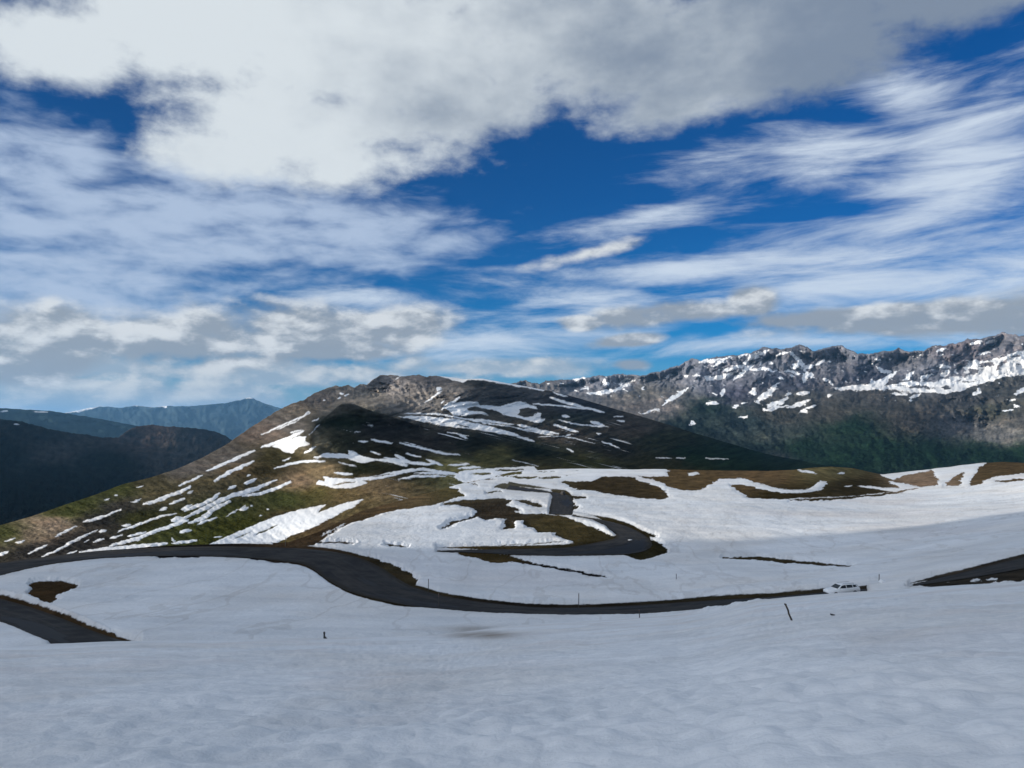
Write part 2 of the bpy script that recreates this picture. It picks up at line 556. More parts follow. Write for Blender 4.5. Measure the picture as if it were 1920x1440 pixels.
tC = TPS([(-500, 1095, 200), (0, 1054, 205), (280, 1022, 215), (400, 1018, 222), (540, 1015, 228), (600, 995, 226), (680, 955, 264), (760, 935, 290), (870, 905, 392), (960, 885, 500),
          (1100, 878, 620), (1250, 878, 800), (1400, 878, 1000), (1650, 875, 1300),
          (-500, 1085, 230), (0, 985, 270), (150, 937, 340), (230, 908, 390), (330, 880, 470), (420, 838, 650), (470, 808, 850), (520, 772, 1150), (600, 733, 1500), (690, 705, 1650),
          (200, 980, 270), (300, 960, 290), (400, 930, 340), (450, 900, 400), (500, 870, 480), (540, 830, 600), (560, 800, 720),
          (622, 878, 410), (560, 850, 540), (570, 880, 440), (520, 920, 380), (600, 930, 330), (640, 915, 335), (592, 800, 690), (592, 845, 485), (612, 835, 600), (585, 820, 580), (620, 800, 850), (650, 800, 950), (700, 800, 1000), (640, 770, 1150), (800, 820, 950),
          (900, 835, 900), (1000, 845, 980), (622, 862, 460), (650, 850, 560), (700, 850, 520), (700, 868, 450), (800, 868, 500), (900, 868, 580), (800, 850, 640), (900, 850, 760),
          (700, 758, 1200), (760, 770, 1220), (850, 785, 1180), (950, 800, 1200), (1050, 810, 1250), (640, 738, 1450), (580, 760, 1150), (700, 742, 1500), (800, 742, 1390), (800, 720, 1560), (850, 765, 1270),
          (730, 703, 1750), (790, 706, 1750), (860, 713, 1750), (960, 721, 1800), (1050, 736, 1850), (1150, 766, 1900), (1250, 795, 1950), (1350, 825, 2000), (1430, 850, 2000), (1500, 862, 2000),
          (750, 740, 1450), (850, 745, 1340), (890, 735, 1420), (870, 722, 1560), (950, 760, 1520), (1050, 780, 1450), (1150, 800, 1450), (1250, 820, 1500), (1350, 845, 1600), (1150, 840, 1100), (1250, 855, 1100), (1050, 850, 900)],
         3e-4, 300.0, 110.0)
tS = TPS([(590, 798, 556), (596, 840, 520), (612, 855, 500), (618, 775, 580), (645, 757, 600), (700, 771, 650), (760, 788, 690), (850, 812, 740), (930, 826, 790), (1050, 846, 860), (640, 800, 592), (640, 830, 540),
          (640, 860, 500), (700, 800, 650), (700, 830, 575), (700, 860, 520), (780, 820, 680), (780, 845, 590), (780, 875, 520), (850, 850, 620), (950, 850, 720), (900, 875, 600), (1050, 870, 800)], 2e-4, 300.0, 110.0)
S_TOP = [(560, 872), (580, 850), (586, 815), (590, 797), (600, 790), (610, 782), (625, 769), (636, 759), (645, 756), (656, 756), (668, 759), (680, 764), (700, 771), (720, 776), (745, 785), (780, 796), (830, 808), (900, 822), (960, 832), (1050, 847), (1120, 862)]
S_BOT = [(560, 890), (584, 888), (1120, 888)]
S5 = [(-500, 1085), (0, 985), (60, 968), (120, 947), (180, 927), (230, 908), (280, 896), (330, 880), (380, 858), (420, 836), (450, 815), (480, 795), (520, 770), (545, 757), (570, 750), (590, 737),
      (612, 728), (630, 722), (642, 725), (652, 721), (665, 727), (675, 720), (688, 721), (700, 711), (712, 704), (735, 703), (760, 706), (785, 702), (800, 707), (815, 704), (850, 708), (870, 711),
      (905, 710), (960, 720), (1020, 731), (1050, 737), (1100, 751), (1150, 766), (1200, 780), (1250, 795), (1300, 811), (1350, 826), (1400, 841), (1450, 854), (1500, 863), (1600, 884), (1700, 900)]

S6 = [(900, 735), (960, 722), (985, 714), (1000, 719), (1060, 713), (1090, 708), (1130, 704), (1170, 706), (1190, 700), (1205, 704), (1230, 696), (1270, 688), (1295, 676), (1340, 669), (1380, 664),
      (1420, 657), (1440, 652), (1458, 657), (1480, 655), (1500, 648), (1512, 651), (1525, 658), (1545, 650), (1560, 651), (1580, 647), (1600, 656), (1620, 665), (1645, 661), (1660, 660), (1685, 655),
      (1700, 660), (1730, 655), (1770, 648), (1790, 642), (1806, 636), (1830, 634), (1860, 632), (1880, 628), (1900, 628), (1925, 632), (2000, 620), (2200, 640), (2500, 600)]
tD = TPS([(900, 900, 2400), (1000, 880, 2600), (1300, 880, 2500), (1600, 880, 2300), (1920, 880, 2300), (2500, 880, 2300),
          (1500, 850, 2700), (1700, 800, 2900), (1600, 780, 3200), (1400, 800, 3300), (1200, 790, 3400), (1900, 800, 3000), (1850, 800, 3350), (1750, 845, 2550),
          (1600, 730, 4000), (1800, 725, 3900), (1920, 690, 4100), (1400, 740, 4000), (1500, 730, 4000), (1300, 740, 4200), (1100, 735, 4600),
          (1000, 716, 5000), (1120, 705, 5000), (1290, 682, 4900), (1420, 657, 4900), (1580, 650, 4900), (1750, 653, 4800), (1870, 632, 4800), (2500, 600, 4800),
          (1560, 700, 4400), (1420, 700, 4350), (1760, 690, 4400)], 3e-4)

S8 = [(-500, 745), (-100, 778), (0, 786), (40, 790), (65, 797), (100, 806), (160, 815), (200, 821), (222, 820), (240, 806), (262, 799), (285, 796), (305, 799), (325, 800), (370, 803), (405, 809), (425, 818),
      (450, 836), (520, 880), (620, 940)]
tE = TPS([(-500, 745, 2300), (0, 788, 3000), (200, 821, 3800), (285, 797, 4300), (405, 809, 4600), (520, 880, 4600), (-500, 1000, 1100), (0, 950, 1500), (200, 900, 2300), (400, 860, 3500), (0, 1100, 900), (600, 1000, 3000),
          (240, 850, 3300), (-500, 1150, 700)], 1e-3)
S9 = [(-500, 735), (-100, 760), (0, 765), (50, 768), (100, 771), (180, 784), (260, 799), (340, 812), (420, 826), (520, 850)]
tF = TPS([(-500, 735, 8500), (0, 765, 9000), (260, 799, 9600), (520, 850, 10000), (-500, 900, 5500), (0, 900, 6000), (500, 950, 7500)], 1e-3)
S10 = [(-500, 778), (40, 780), (100, 778), (140, 771), (170, 764), (200, 762), (225, 765), (255, 760), (285, 764), (310, 761), (350, 762), (385, 759), (420, 756), (450, 750), (470, 745), (490, 754),
       (520, 764), (560, 773), (700, 795), (900, 805)]
tG = TPS([(-500, 776, 21000), (100, 776, 22000), (470, 748, 23000), (900, 800, 24000), (-500, 900, 14000), (300, 850, 16000), (900, 900, 16000)], 1e-3)

# ------------------------------------------------------------------ roads, traced edges (far edge, near edge)
ROADS = [
    ([(-120, 1072), (-60, 1063), (0, 1056), (90, 1044), (190, 1033), (280, 1028), (400, 1025), (500, 1027), (560, 1029), (620, 1035), (660, 1043), (690, 1054), (720, 1070), (745, 1088), (770, 1101), (800, 1110),
      (830, 1119), (900, 1130), (1000, 1140), (1090, 1141), (1200, 1136), (1300, 1129), (1380, 1124), (1440, 1121), (1520, 1114), (1575, 1109), (1625, 1105)],
     [(-120, 1100), (-60, 1088), (0, 1079), (30, 1071), (90, 1058), (180, 1047), (270, 1042), (400, 1043), (480, 1047), (540, 1053), (570, 1057), (590, 1067), (615, 1087), (655, 1109), (700, 1122), (755, 1134),
      (800, 1140), (900, 1149), (1050, 1154), (1130, 1153), (1200, 1152), (1300, 1144), (1380, 1134), (1440, 1129), (1520, 1122), (1575, 1118), (1625, 1113)]),
    ([(-140, 1095), (-60, 1108), (0, 1124), (60, 1141), (120, 1163), (170, 1184), (215, 1199), (260, 1212)],
     [(-140, 1140), (-60, 1155), (0, 1167), (30, 1178), (60, 1192), (95, 1207), (140, 1222), (180, 1232)]),
    ([(820, 1033.5), (900, 1031), (980, 1030), (1060, 1028), (1100, 1022), (1130, 1016), (1155, 1011), (1158, 1003), (1148, 996), (1135, 984), (1115, 975), (1090, 969), (1075, 966)],
     [(820, 1034.2), (900, 1037), (980, 1041), (1060, 1042), (1120, 1041), (1170, 1040), (1205, 1034), (1222, 1024), (1218, 1012), (1200, 999), (1175, 987), (1140, 977), (1075, 967)]),
    ([(1030, 964), (1034, 945), (1037, 930), (1030, 922), (1005, 918), (975, 914), (955, 910)],
     [(1072, 965), (1074, 945), (1070, 931), (1056, 925), (1020, 923), (980, 920), (950, 917)]),
    ([(1706, 1101), (1728, 1094), (1760, 1085), (1800, 1076), (1850, 1063), (1890, 1053), (1920, 1046), (2020, 1022)],
     [(1706, 1101.8), (1728, 1097), (1760, 1093), (1800, 1087), (1850, 1079), (1890, 1072), (1920, 1066), (2020, 1046)]),
]


def resample(p, n):
    p = np.array(p, float)
    s = np.concatenate([[0], np.cumsum(np.linalg.norm(np.diff(p, axis=0), axis=1))])
    t = np.linspace(0, s[-1], n)
    x, y = np.interp(t, s, p[:, 0]), np.interp(t, s, p[:, 1])
    return np.stack([x, y], 1)


def pairwise(a, b, per=14):
    """matched edges resampled segment by segment so that pairs stay opposite each other"""
    if len(a) != len(b):
        n = max(len(a), len(b)) * per
        return resample(a, n), resample(b, n)
    a, b = np.array(a, float), np.array(b, float)
    t = np.linspace(0, len(a) - 1, (len(a) - 1) * per + 1)
    i = np.arange(len(a))
    f = lambda p: np.stack([np.interp(t, i, p[:, 0]), np.interp(t, i, p[:, 1])], 1)

    def sm(p):
        k = np.ones(9) / 9
        q = np.pad(p, ((4, 4), (0, 0)), mode='edge')
        r = np.stack([np.convolve(q[:, j], k, 'valid') for j in (0, 1)], 1)
        r[0], r[-1] = p[0], p[-1]
        return r
    return sm(f(a)), sm(f(b))


road_polys = []
for far_e, near_e in ROADS:
    a, b = pairwise(far_e, near_e)
    road_polys.append((a, b, np.concatenate([a, b[::-1]])))

# ------------------------------------------------------------------ bare ground in the snow field (traced)
BARE = [
    [(1050, 905), (1062, 901), (1080, 903), (1110, 903), (1130, 894), (1150, 893), (1180, 894), (1205, 902), (1240, 915), (1252, 925), (1256, 932), (1240, 936), (1200, 935), (1160, 929), (1120, 922), (1085, 917), (1065, 911)],
    [(1192, 893), (1222, 899), (1240, 905), (1260, 915), (1285, 920), (1302, 920), (1322, 914), (1338, 904), (1350, 898), (1390, 897), (1402, 900), (1432, 909), (1462, 916), (1492, 918), (1520, 915),
     (1532, 908), (1536, 901), (1550, 904), (1600, 905), (1650, 905), (1672, 900), (1650, 888), (1610, 860), (1500, 855), (1240, 855), (1252, 884), (1254, 893)],
    [(1368, 909), (1384, 922), (1402, 932), (1430, 935), (1480, 935), (1540, 933), (1600, 930), (1650, 924), (1675, 922), (1640, 917), (1610, 912), (1625, 910), (1665, 915), (1690, 916), (1665, 903),
     (1640, 897), (1600, 893), (1555, 890), (1548, 900), (1546, 912), (1530, 921), (1495, 926), (1462, 924), (1430, 918), (1405, 911), (1390, 908)],
    [(1690, 894), (1720, 886), (1745, 882), (1755, 890), (1760, 900), (1755, 911), (1720, 912), (1690, 905), (1665, 901)],
    [(1770, 906), (1790, 892), (1810, 886), (1803, 900), (1796, 911), (1775, 911)],
    [(1818, 910), (1825, 895), (1832, 880), (1850, 866), (1885, 862), (1960, 872), (1960, 888), (1920, 888), (1880, 892), (1850, 900), (1835, 908)],
    [(985, 965), (1010, 963), (1030, 964), (1060, 970), (1090, 980), (1120, 992), (1140, 1003), (1148, 1008), (1140, 1014), (1110, 1019), (1080, 1018), (1050, 1008), (1040, 1005), (1045, 998), (1010, 998),
     (1000, 992), (985, 988), (982, 975)],
    [(828, 947), (850, 940), (880, 937), (940, 934), (960, 938), (950, 945), (975, 957), (962, 960), (985, 965), (985, 975), (966, 976), (965, 990), (940, 992), (945, 983), (950, 974), (930, 971), (910, 976),
     (900, 969), (860, 979), (830, 992), (827, 991), (850, 977), (875, 971), (893, 965), (890, 958), (880, 950), (855, 947)],
    [(960, 937), (985, 938), (1010, 944), (1022, 950), (1010, 950), (985, 945)],
    [(855, 1037), (870, 1034), (930, 1035), (960, 1044), (1000, 1056), (1060, 1066), (1130, 1080), (1140, 1083), (1120, 1083), (1085, 1075), (1040, 1067), (1000, 1060), (960, 1054), (930, 1056), (900, 1050), (870, 1042)],
    [(1150, 1038), (1175, 1042), (1190, 1049), (1200, 1050), (1225, 1045), (1245, 1038), (1253, 1032), (1240, 1020), (1218, 1008), (1200, 1025)],
    [(1170, 984), (1195, 991), (1225, 1003), (1231, 1008), (1210, 1006), (1185, 997)],
    [(57, 1091), (75, 1090), (110, 1090), (135, 1094), (148, 1100), (130, 1108), (112, 1117), (105, 1121), (108, 1125), (95, 1132), (80, 1135), (70, 1128), (63, 1122), (53, 1115), (60, 1105), (57, 1098)],
    [(640, 1034), (690, 1043), (720, 1053), (750, 1065), (770, 1077), (783, 1090), (776, 1104), (760, 1103), (740, 1092), (715, 1072), (690, 1056), (660, 1045)],
    [(275, 1040), (300, 1046), (370, 1046), (380, 1040)],  # dark shade patch at the inner road edge, painted as bare ground
    [(435, 1044), (470, 1049), (520, 1057), (550, 1058), (570, 1060), (560, 1050), (500, 1044)],
    [(500, 1028), (590, 1022), (640, 988), (690, 972), (740, 957), (805, 948), (830, 943), (850, 935), (872, 930), (858, 918), (840, 915), (852, 906), (880, 906), (895, 911), (890, 899), (850, 880), (750, 880),
     (640, 900), (560, 960)],
    [(1702, 1101), (1716, 1094), (1760, 1083), (1830, 1065), (1880, 1050), (1960, 1028), (1960, 1090), (1900, 1092), (1820, 1098), (1750, 1102)],
]
BARE_STROKES = [
    ([(1480, 938), (1560, 936), (1640, 929), (1700, 920), (1725, 916)], 2.0),
    ([(1355, 1046), (1430, 1048), (1500, 1055), (1560, 1060), (1595, 1063)], 3.0),
    ([(1868, 902), (1895, 901), (1918, 899)], 2.0),
    ([(580, 1018), (620, 1017), (665, 1019)], 1.4), ([(720, 1021), (750, 1024), (765, 1026)], 1.6),
    ([(855, 888), (880, 887), (905, 889)], 2.5), ([(920, 876), (960, 874), (1000, 877)], 3.5), ([(905, 887), (940, 889), (975, 886)], 3.5), ([(1012, 896), (1050, 895)], 1.8),
    ([(960, 894), (985, 896), (1005, 895)], 2.2), ([(930, 913), (950, 910), (968, 913)], 5.0), ([(912, 924), (938, 921)], 1.8), ([(1060, 931), (1096, 933)], 2.5), ([(1072, 952), (1084, 952)], 2.0),
    ([(1072, 931), (1076, 960)], 2.0), ([(880, 900), (905, 898), (930, 899)], 1.5), ([(1000, 883), (1040, 884)], 1.2),
    ([(1060, 1015), (1000, 1020), (930, 1023)], 0.7),
]
SNOW_ON_BARE = [([(1288, 889), (1310, 888)], 3.2), ([(1495, 881), (1515, 885), (1530, 888)], 2.0), ([(1570, 888), (1582, 887)], 1.5), ([(1584, 911), (1600, 911)], 1.2),
                ([(880, 904), (905, 906)], 2.0), ([(842, 906), (858, 905)], 1.3), ([(1168, 884), (1195, 882)], 1.5), ([(600, 1006), (650, 980)], 1.0), ([(960, 880), (1100, 884)], 2.0), ([(1775, 1091), (1783, 1090)], 2.0), ([(1818, 1090), (1838, 1087)], 2.2), ([(1850, 1088), (1868, 1086)], 1.6), ([(1815, 1066), (1850, 1058), (1880, 1054)], 1.6), ([(1215, 886), (1250, 890)], 4.0)]

SOIL = (0.046, 0.034, 0.018)
COL_B = [(1150, 915, (0.065, 0.048, 0.024)), (1300, 895, (0.11, 0.075, 0.035)), (1420, 895, (0.12, 0.08, 0.04)), (1560, 884, (0.13, 0.11, 0.05)), (1480, 930, (0.06, 0.045, 0.018)), (1600, 910, (0.05, 0.04, 0.02)),
         (1730, 898, (0.17, 0.12, 0.08)), (1860, 885, (0.10, 0.07, 0.035)), (1060, 990, (0.075, 0.060, 0.026)), (920, 955, (0.060, 0.047, 0.032)), (920, 1045, (0.07, 0.05, 0.02)), (1060, 1070, (0.03, 0.025, 0.02)),
         (1200, 1035, (0.05, 0.042, 0.018)), (1200, 997, (0.05, 0.04, 0.018)), (100, 1105, (0.075, 0.048, 0.024)), (745, 1080, (0.065, 0.050, 0.026)), (760, 920, (0.13, 0.09, 0.045)), (680, 960, (0.10, 0.068, 0.035)),
         (560, 1010, (0.075, 0.05, 0.028)), (850, 915, (0.10, 0.085, 0.035)), (950, 880, (0.10, 0.09, 0.03)), (870, 895, (0.13, 0.075, 0.03)), (1800, 1085, (0.055, 0.048, 0.038)), (1000, 1145, (0.045, 0.036, 0.026)),
         (400, 1040, (0.025, 0.022, 0.02)), (950, 912, (0.09, 0.085, 0.06))]

# ------------------------------------------------------------------ snow on the ridge (traced strips)
C_SNOW = [
    ([(387, 883), (420, 870), (445, 858), (478, 845)], 3.0), ([(402, 902), (430, 885), (465, 870), (476, 865)], 3.0), ([(335, 911), (360, 900), (380, 891)], 2.2),
    ([(268, 945), (290, 941), (315, 930), (345, 920), (358, 911)], 3.6), ([(300, 957), (312, 951)], 2.8), ([(318, 945), (345, 935)], 2.6), ([(340, 956), (358, 948)], 3.2),
    ([(345, 958), (380, 945), (400, 935), (412, 925)], 3.6), ([(345, 972), (380, 955), (415, 937), (440, 928), (475, 918), (518, 900)], 4.0), ([(455, 930), (490, 925), (520, 915), (545, 903)], 3.2),
    ([(322, 976), (335, 974), (350, 977)], 5.5), ([(355, 981), (380, 972), (395, 958), (430, 940)], 4.6), ([(370, 983), (408, 970)], 2.2), ([(220, 997), (255, 985), (300, 968), (330, 963)], 2.2),
    ([(205, 1023), (250, 1012), (300, 993), (340, 980), (352, 975)], 3.4), ([(240, 1006), (275, 997)], 2.2), ([(337, 998), (358, 994)], 3.0), ([(150, 1036), (200, 1030), (260, 1025), (312, 1019)], 4.4),
    ([(322, 1019), (350, 1016), (368, 1013)], 2.6), ([(322, 1008), (326, 1016)], 1.6), ([(428, 916), (442, 911)], 2.8), ([(458, 907), (480, 899)], 3.4), ([(400, 1008), (416, 1006)], 1.5), ([(450, 956), (465, 952)], 3.0),
    ([(503, 954)], 2.4), ([(472, 948)], 2.4), ([(488, 967)], 2.4), ([(463, 893), (470, 890)], 1.6), ([(157, 977), (170, 976), (200, 966), (228, 955)], 2.2), ([(103, 1006), (125, 995), (143, 987)], 2.0),
    ([(77, 1045), (110, 1030), (150, 1008), (182, 995)], 2.2), ([(53, 1038), (90, 1021)], 1.8), ([(0, 1041), (15, 1034)], 2.8), ([(30, 1018), (46, 1013)], 2.0), ([(8, 1015), (30, 1009)], 1.4), ([(125, 1040), (143, 1033)], 1.8),
    ([(230, 986), (243, 984)], 2.2), ([(187, 997), (198, 994)], 2.6), ([(175, 1017), (195, 1010)], 1.7), ([(157, 1017), (167, 1013)], 1.4), ([(197, 937), (205, 935)], 1.3), ([(213, 929), (220, 928)], 1.3),
    ([(247, 942), (265, 936)], 1.6), ([(255, 914), (268, 911)], 1.2), ([(352, 924), (362, 920)], 1.8), ([(205, 1010), (230, 1003)], 1.5), ([(425, 968), (460, 948)], 1.4),
    ([(490, 838), (520, 830), (545, 820), (570, 808)], 3.2), ([(570, 850), (592, 838)], 2.3), ([(515, 878), (550, 868), (585, 864), (610, 865)], 2.6), ([(530, 865), (545, 858)], 1.6),
    ([(490, 816), (545, 790), (582, 774)], 1.8), ([(545, 812), (568, 806)], 1.6), ([(560, 786), (580, 771)], 2.0), ([(585, 791), (600, 784)], 1.5), ([(520, 805), (560, 788)], 1.2), ([(600, 795), (580, 815)], 1.0),
    ([(635, 867), (668, 875)], 1.6), ([(588, 857), (600, 858)], 2.0), ([(695, 824), (735, 831)], 2.2), ([(750, 830), (790, 840), (830, 850), (862, 853)], 2.0), ([(672, 828), (690, 828)], 1.7), ([(665, 809), (677, 810)], 1.1),
    ([(690, 796), (700, 798)], 1.1), ([(720, 858), (760, 866), (800, 871), (820, 868)], 3.0), ([(740, 853), (765, 865)], 3.2), ([(760, 850), (790, 857)], 1.7), ([(800, 862), (830, 872)], 2.0), ([(695, 847), (715, 852)], 1.6),
    ([(625, 887), (660, 890)], 2.5), ([(765, 880), (800, 880), (830, 886), (870, 890)], 2.6), ([(745, 899), (780, 893), (835, 893)], 2.2), ([(775, 887), (850, 888)], 1.8), ([(840, 872), (880, 870)], 2.0), ([(860, 878), (900, 876)], 2.4),
    ([(828, 768), (845, 756), (862, 745)], 2.8), ([(821, 727), (826, 730)], 4.6), ([(797, 755), (815, 742), (830, 733)], 1.6), ([(826, 757), (833, 751)], 1.6), ([(741, 711), (752, 705)], 0.7),
    ([(757, 775), (820, 776), (870, 785), (930, 797), (960, 800)], 1.6), ([(870, 785), (920, 790), (962, 796)], 2.2), ([(968, 818), (1002, 827)], 2.2), ([(970, 796), (1010, 807), (1046, 813)], 3.0), ([(960, 801), (1035, 816)], 1.8),
    ([(840, 810), (878, 818)], 1.3), ([(860, 815), (876, 822)], 1.6), ([(1030, 745), (1080, 760), (1132, 773)], 2.4), ([(1035, 735), (1063, 744)], 1.4), ([(1000, 757), (1060, 762), (1096, 767)], 1.7), ([(1054, 779), (1066, 781)], 2.2),
    ([(1045, 788), (1090, 797), (1142, 800)], 1.5), ([(1038, 796), (1060, 803), (1084, 810)], 2.6), ([(1108, 790), (1132, 798)], 2.6), ([(1128, 828), (1150, 835), (1163, 840)], 1.4), ([(1150, 781), (1168, 781)], 1.1), ([(1158, 789), (1173, 790)], 1.7),
    ([(1063, 815), (1070, 815)], 1.6), ([(1120, 813), (1127, 813)], 1.5), ([(1010, 819), (1060, 818), (1115, 831)], 0.9), ([(1062, 841), (1076, 847)], 1.8), ([(1331, 817), (1356, 818)], 1.7), ([(636, 737), (645, 739)], 2.2),
    ([(648, 742), (655, 739)], 1.8), ([(632, 748), (640, 745)], 1.5), ([(604, 751), (609, 750)], 1.6), ([(960, 862), (1010, 874)], 0.8), ([(1230, 858), (1260, 859)], 0.9), ([(1325, 859), (1365, 861)], 0.8), ([(1268, 858), (1284, 859)], 0.8),
]
C_SNOW_POLY = [
    [(385, 1023), (440, 1000), (480, 983), (520, 968), (560, 956), (590, 950), (610, 945), (595, 962), (620, 952), (650, 942), (683, 936), (660, 952), (620, 972), (580, 992), (540, 1007), (512, 1022)],
    [(510, 838), (530, 828), (545, 824), (560, 818), (575, 818), (572, 826), (582, 834), (560, 838), (548, 851), (535, 848), (525, 842)],
    [(597, 858), (605, 850), (640, 850), (655, 853), (652, 845), (665, 847), (685, 857), (700, 860), (740, 862), (765, 872), (760, 875), (735, 868), (705, 863), (685, 868), (670, 867), (650, 860), (620, 858)],
    [(593, 908), (598, 900), (610, 903), (605, 893), (625, 896), (660, 898), (700, 893), (735, 885), (770, 878), (800, 879), (760, 887), (720, 897), (690, 900), (680, 902), (690, 905), (665, 915), (620, 915), (605, 910)],
    [(822, 705), (850, 704), (885, 708), (905, 707), (930, 710), (970, 719), (1022, 730), (1018, 733), (960, 723), (905, 713), (875, 712), (868, 718), (850, 713)],
    [(833, 765), (845, 757), (867, 753), (895, 754), (900, 759), (935, 762), (955, 757), (975, 752), (1005, 762), (1008, 767), (990, 764), (975, 767), (972, 778), (985, 782), (1000, 780), (1008, 773), (1013, 775),
     (1015, 785), (1022, 785), (1018, 792), (1005, 793), (990, 788), (970, 783), (945, 778), (930, 770), (905, 765), (890, 762), (875, 766), (880, 770), (900, 771), (918, 778), (890, 776), (870, 780), (850, 778), (840, 770)],
    [(745, 781), (790, 780), (850, 785), (900, 795), (960, 810), (978, 818), (960, 818), (910, 808), (870, 803), (840, 800), (800, 792), (770, 786)],
    [(850, 895), (860, 884), (900, 880), (960, 876), (1000, 874), (1010, 884), (960, 895), (900, 905), (870, 906)],
]
C_HOLES = [([(480, 1003), (522, 984)], 1.6), ([(440, 1010), (470, 998)], 1.0), ([(625, 909), (665, 903)], 1.3), ([(700, 894), (740, 888)], 0.8), ([(858, 796), (880, 801)], 1.2), ([(880, 889), (920, 888)], 2.0), ([(930, 882), (980, 881)], 1.8)]

gr, br, scree, dk = (0.074, 0.082, 0.026), (0.092, 0.078, 0.042), (0.118, 0.105, 0.092), (0.042, 0.040, 0.038)
COL_C = [(20, 1000, gr), (120, 960, gr), (220, 915, gr), (280, 910, br), (150, 945, gr), (100, 985, (0.26, 0.19, 0.13)), (60, 1005, (0.20, 0.15, 0.10)), (60, 1030, dk), (150, 1010, dk), (190, 975, dk), (120, 1020, dk), (230, 950, (0.06, 0.055, 0.048)),
         (260, 970, (0.05, 0.052, 0.018)), (330, 1005, gr), (300, 930, br), (380, 905, br), (450, 985, (0.07, 0.072, 0.016)), (420, 960, gr), (400, 1010, (0.075, 0.08, 0.018)), (360, 880, scree), (430, 860, scree), (450, 880, (0.12, 0.085, 0.045)),
         (480, 905, br), (520, 855, (0.07, 0.06, 0.025)), (490, 880, (0.06, 0.05, 0.022)), (560, 900, (0.17, 0.12, 0.075)), (530, 935, gr), (600, 925, (0.08, 0.07, 0.024)), (600, 890, (0.15, 0.11, 0.06)), (640, 930, (0.09, 0.065, 0.03)),
         (560, 980, (0.08, 0.055, 0.03)), (700, 910, (0.12, 0.085, 0.045)), (540, 800, scree), (500, 810, (0.13, 0.10, 0.08)), (580, 830, (0.12, 0.105, 0.07)), (600, 770, (0.13, 0.11, 0.085)), (590, 745, (0.09, 0.08, 0.075)), (640, 730, (0.085, 0.08, 0.075)),
         (690, 740, (0.13, 0.115, 0.095)), (740, 725, (0.12, 0.11, 0.105)), (780, 750, (0.115, 0.105, 0.095)), (800, 715, (0.08, 0.075, 0.075)), (850, 730, (0.10, 0.092, 0.085)), (900, 735, (0.060, 0.058, 0.056)), (980, 745, (0.05, 0.05, 0.052)),
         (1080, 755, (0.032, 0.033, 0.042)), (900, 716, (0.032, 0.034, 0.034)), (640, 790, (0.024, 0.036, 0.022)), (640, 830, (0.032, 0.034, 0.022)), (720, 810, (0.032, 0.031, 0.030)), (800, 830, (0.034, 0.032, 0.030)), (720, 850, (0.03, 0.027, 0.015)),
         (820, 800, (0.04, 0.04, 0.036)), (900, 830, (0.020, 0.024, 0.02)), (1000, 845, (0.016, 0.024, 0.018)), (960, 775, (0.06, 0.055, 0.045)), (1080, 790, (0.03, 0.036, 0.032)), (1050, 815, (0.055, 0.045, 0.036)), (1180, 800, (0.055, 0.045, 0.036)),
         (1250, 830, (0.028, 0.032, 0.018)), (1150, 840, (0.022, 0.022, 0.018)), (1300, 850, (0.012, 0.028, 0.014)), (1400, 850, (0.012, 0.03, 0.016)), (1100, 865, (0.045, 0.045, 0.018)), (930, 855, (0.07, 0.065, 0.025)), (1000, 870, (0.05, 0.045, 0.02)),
         (760, 875, (0.026, 0.026, 0.014)), (680, 880, (0.03, 0.032, 0.014)), (840, 880, (0.10, 0.095, 0.04)), (1250, 868, (0.03, 0.03, 0.014)), (1450, 862, (0.014, 0.028, 0.018))]

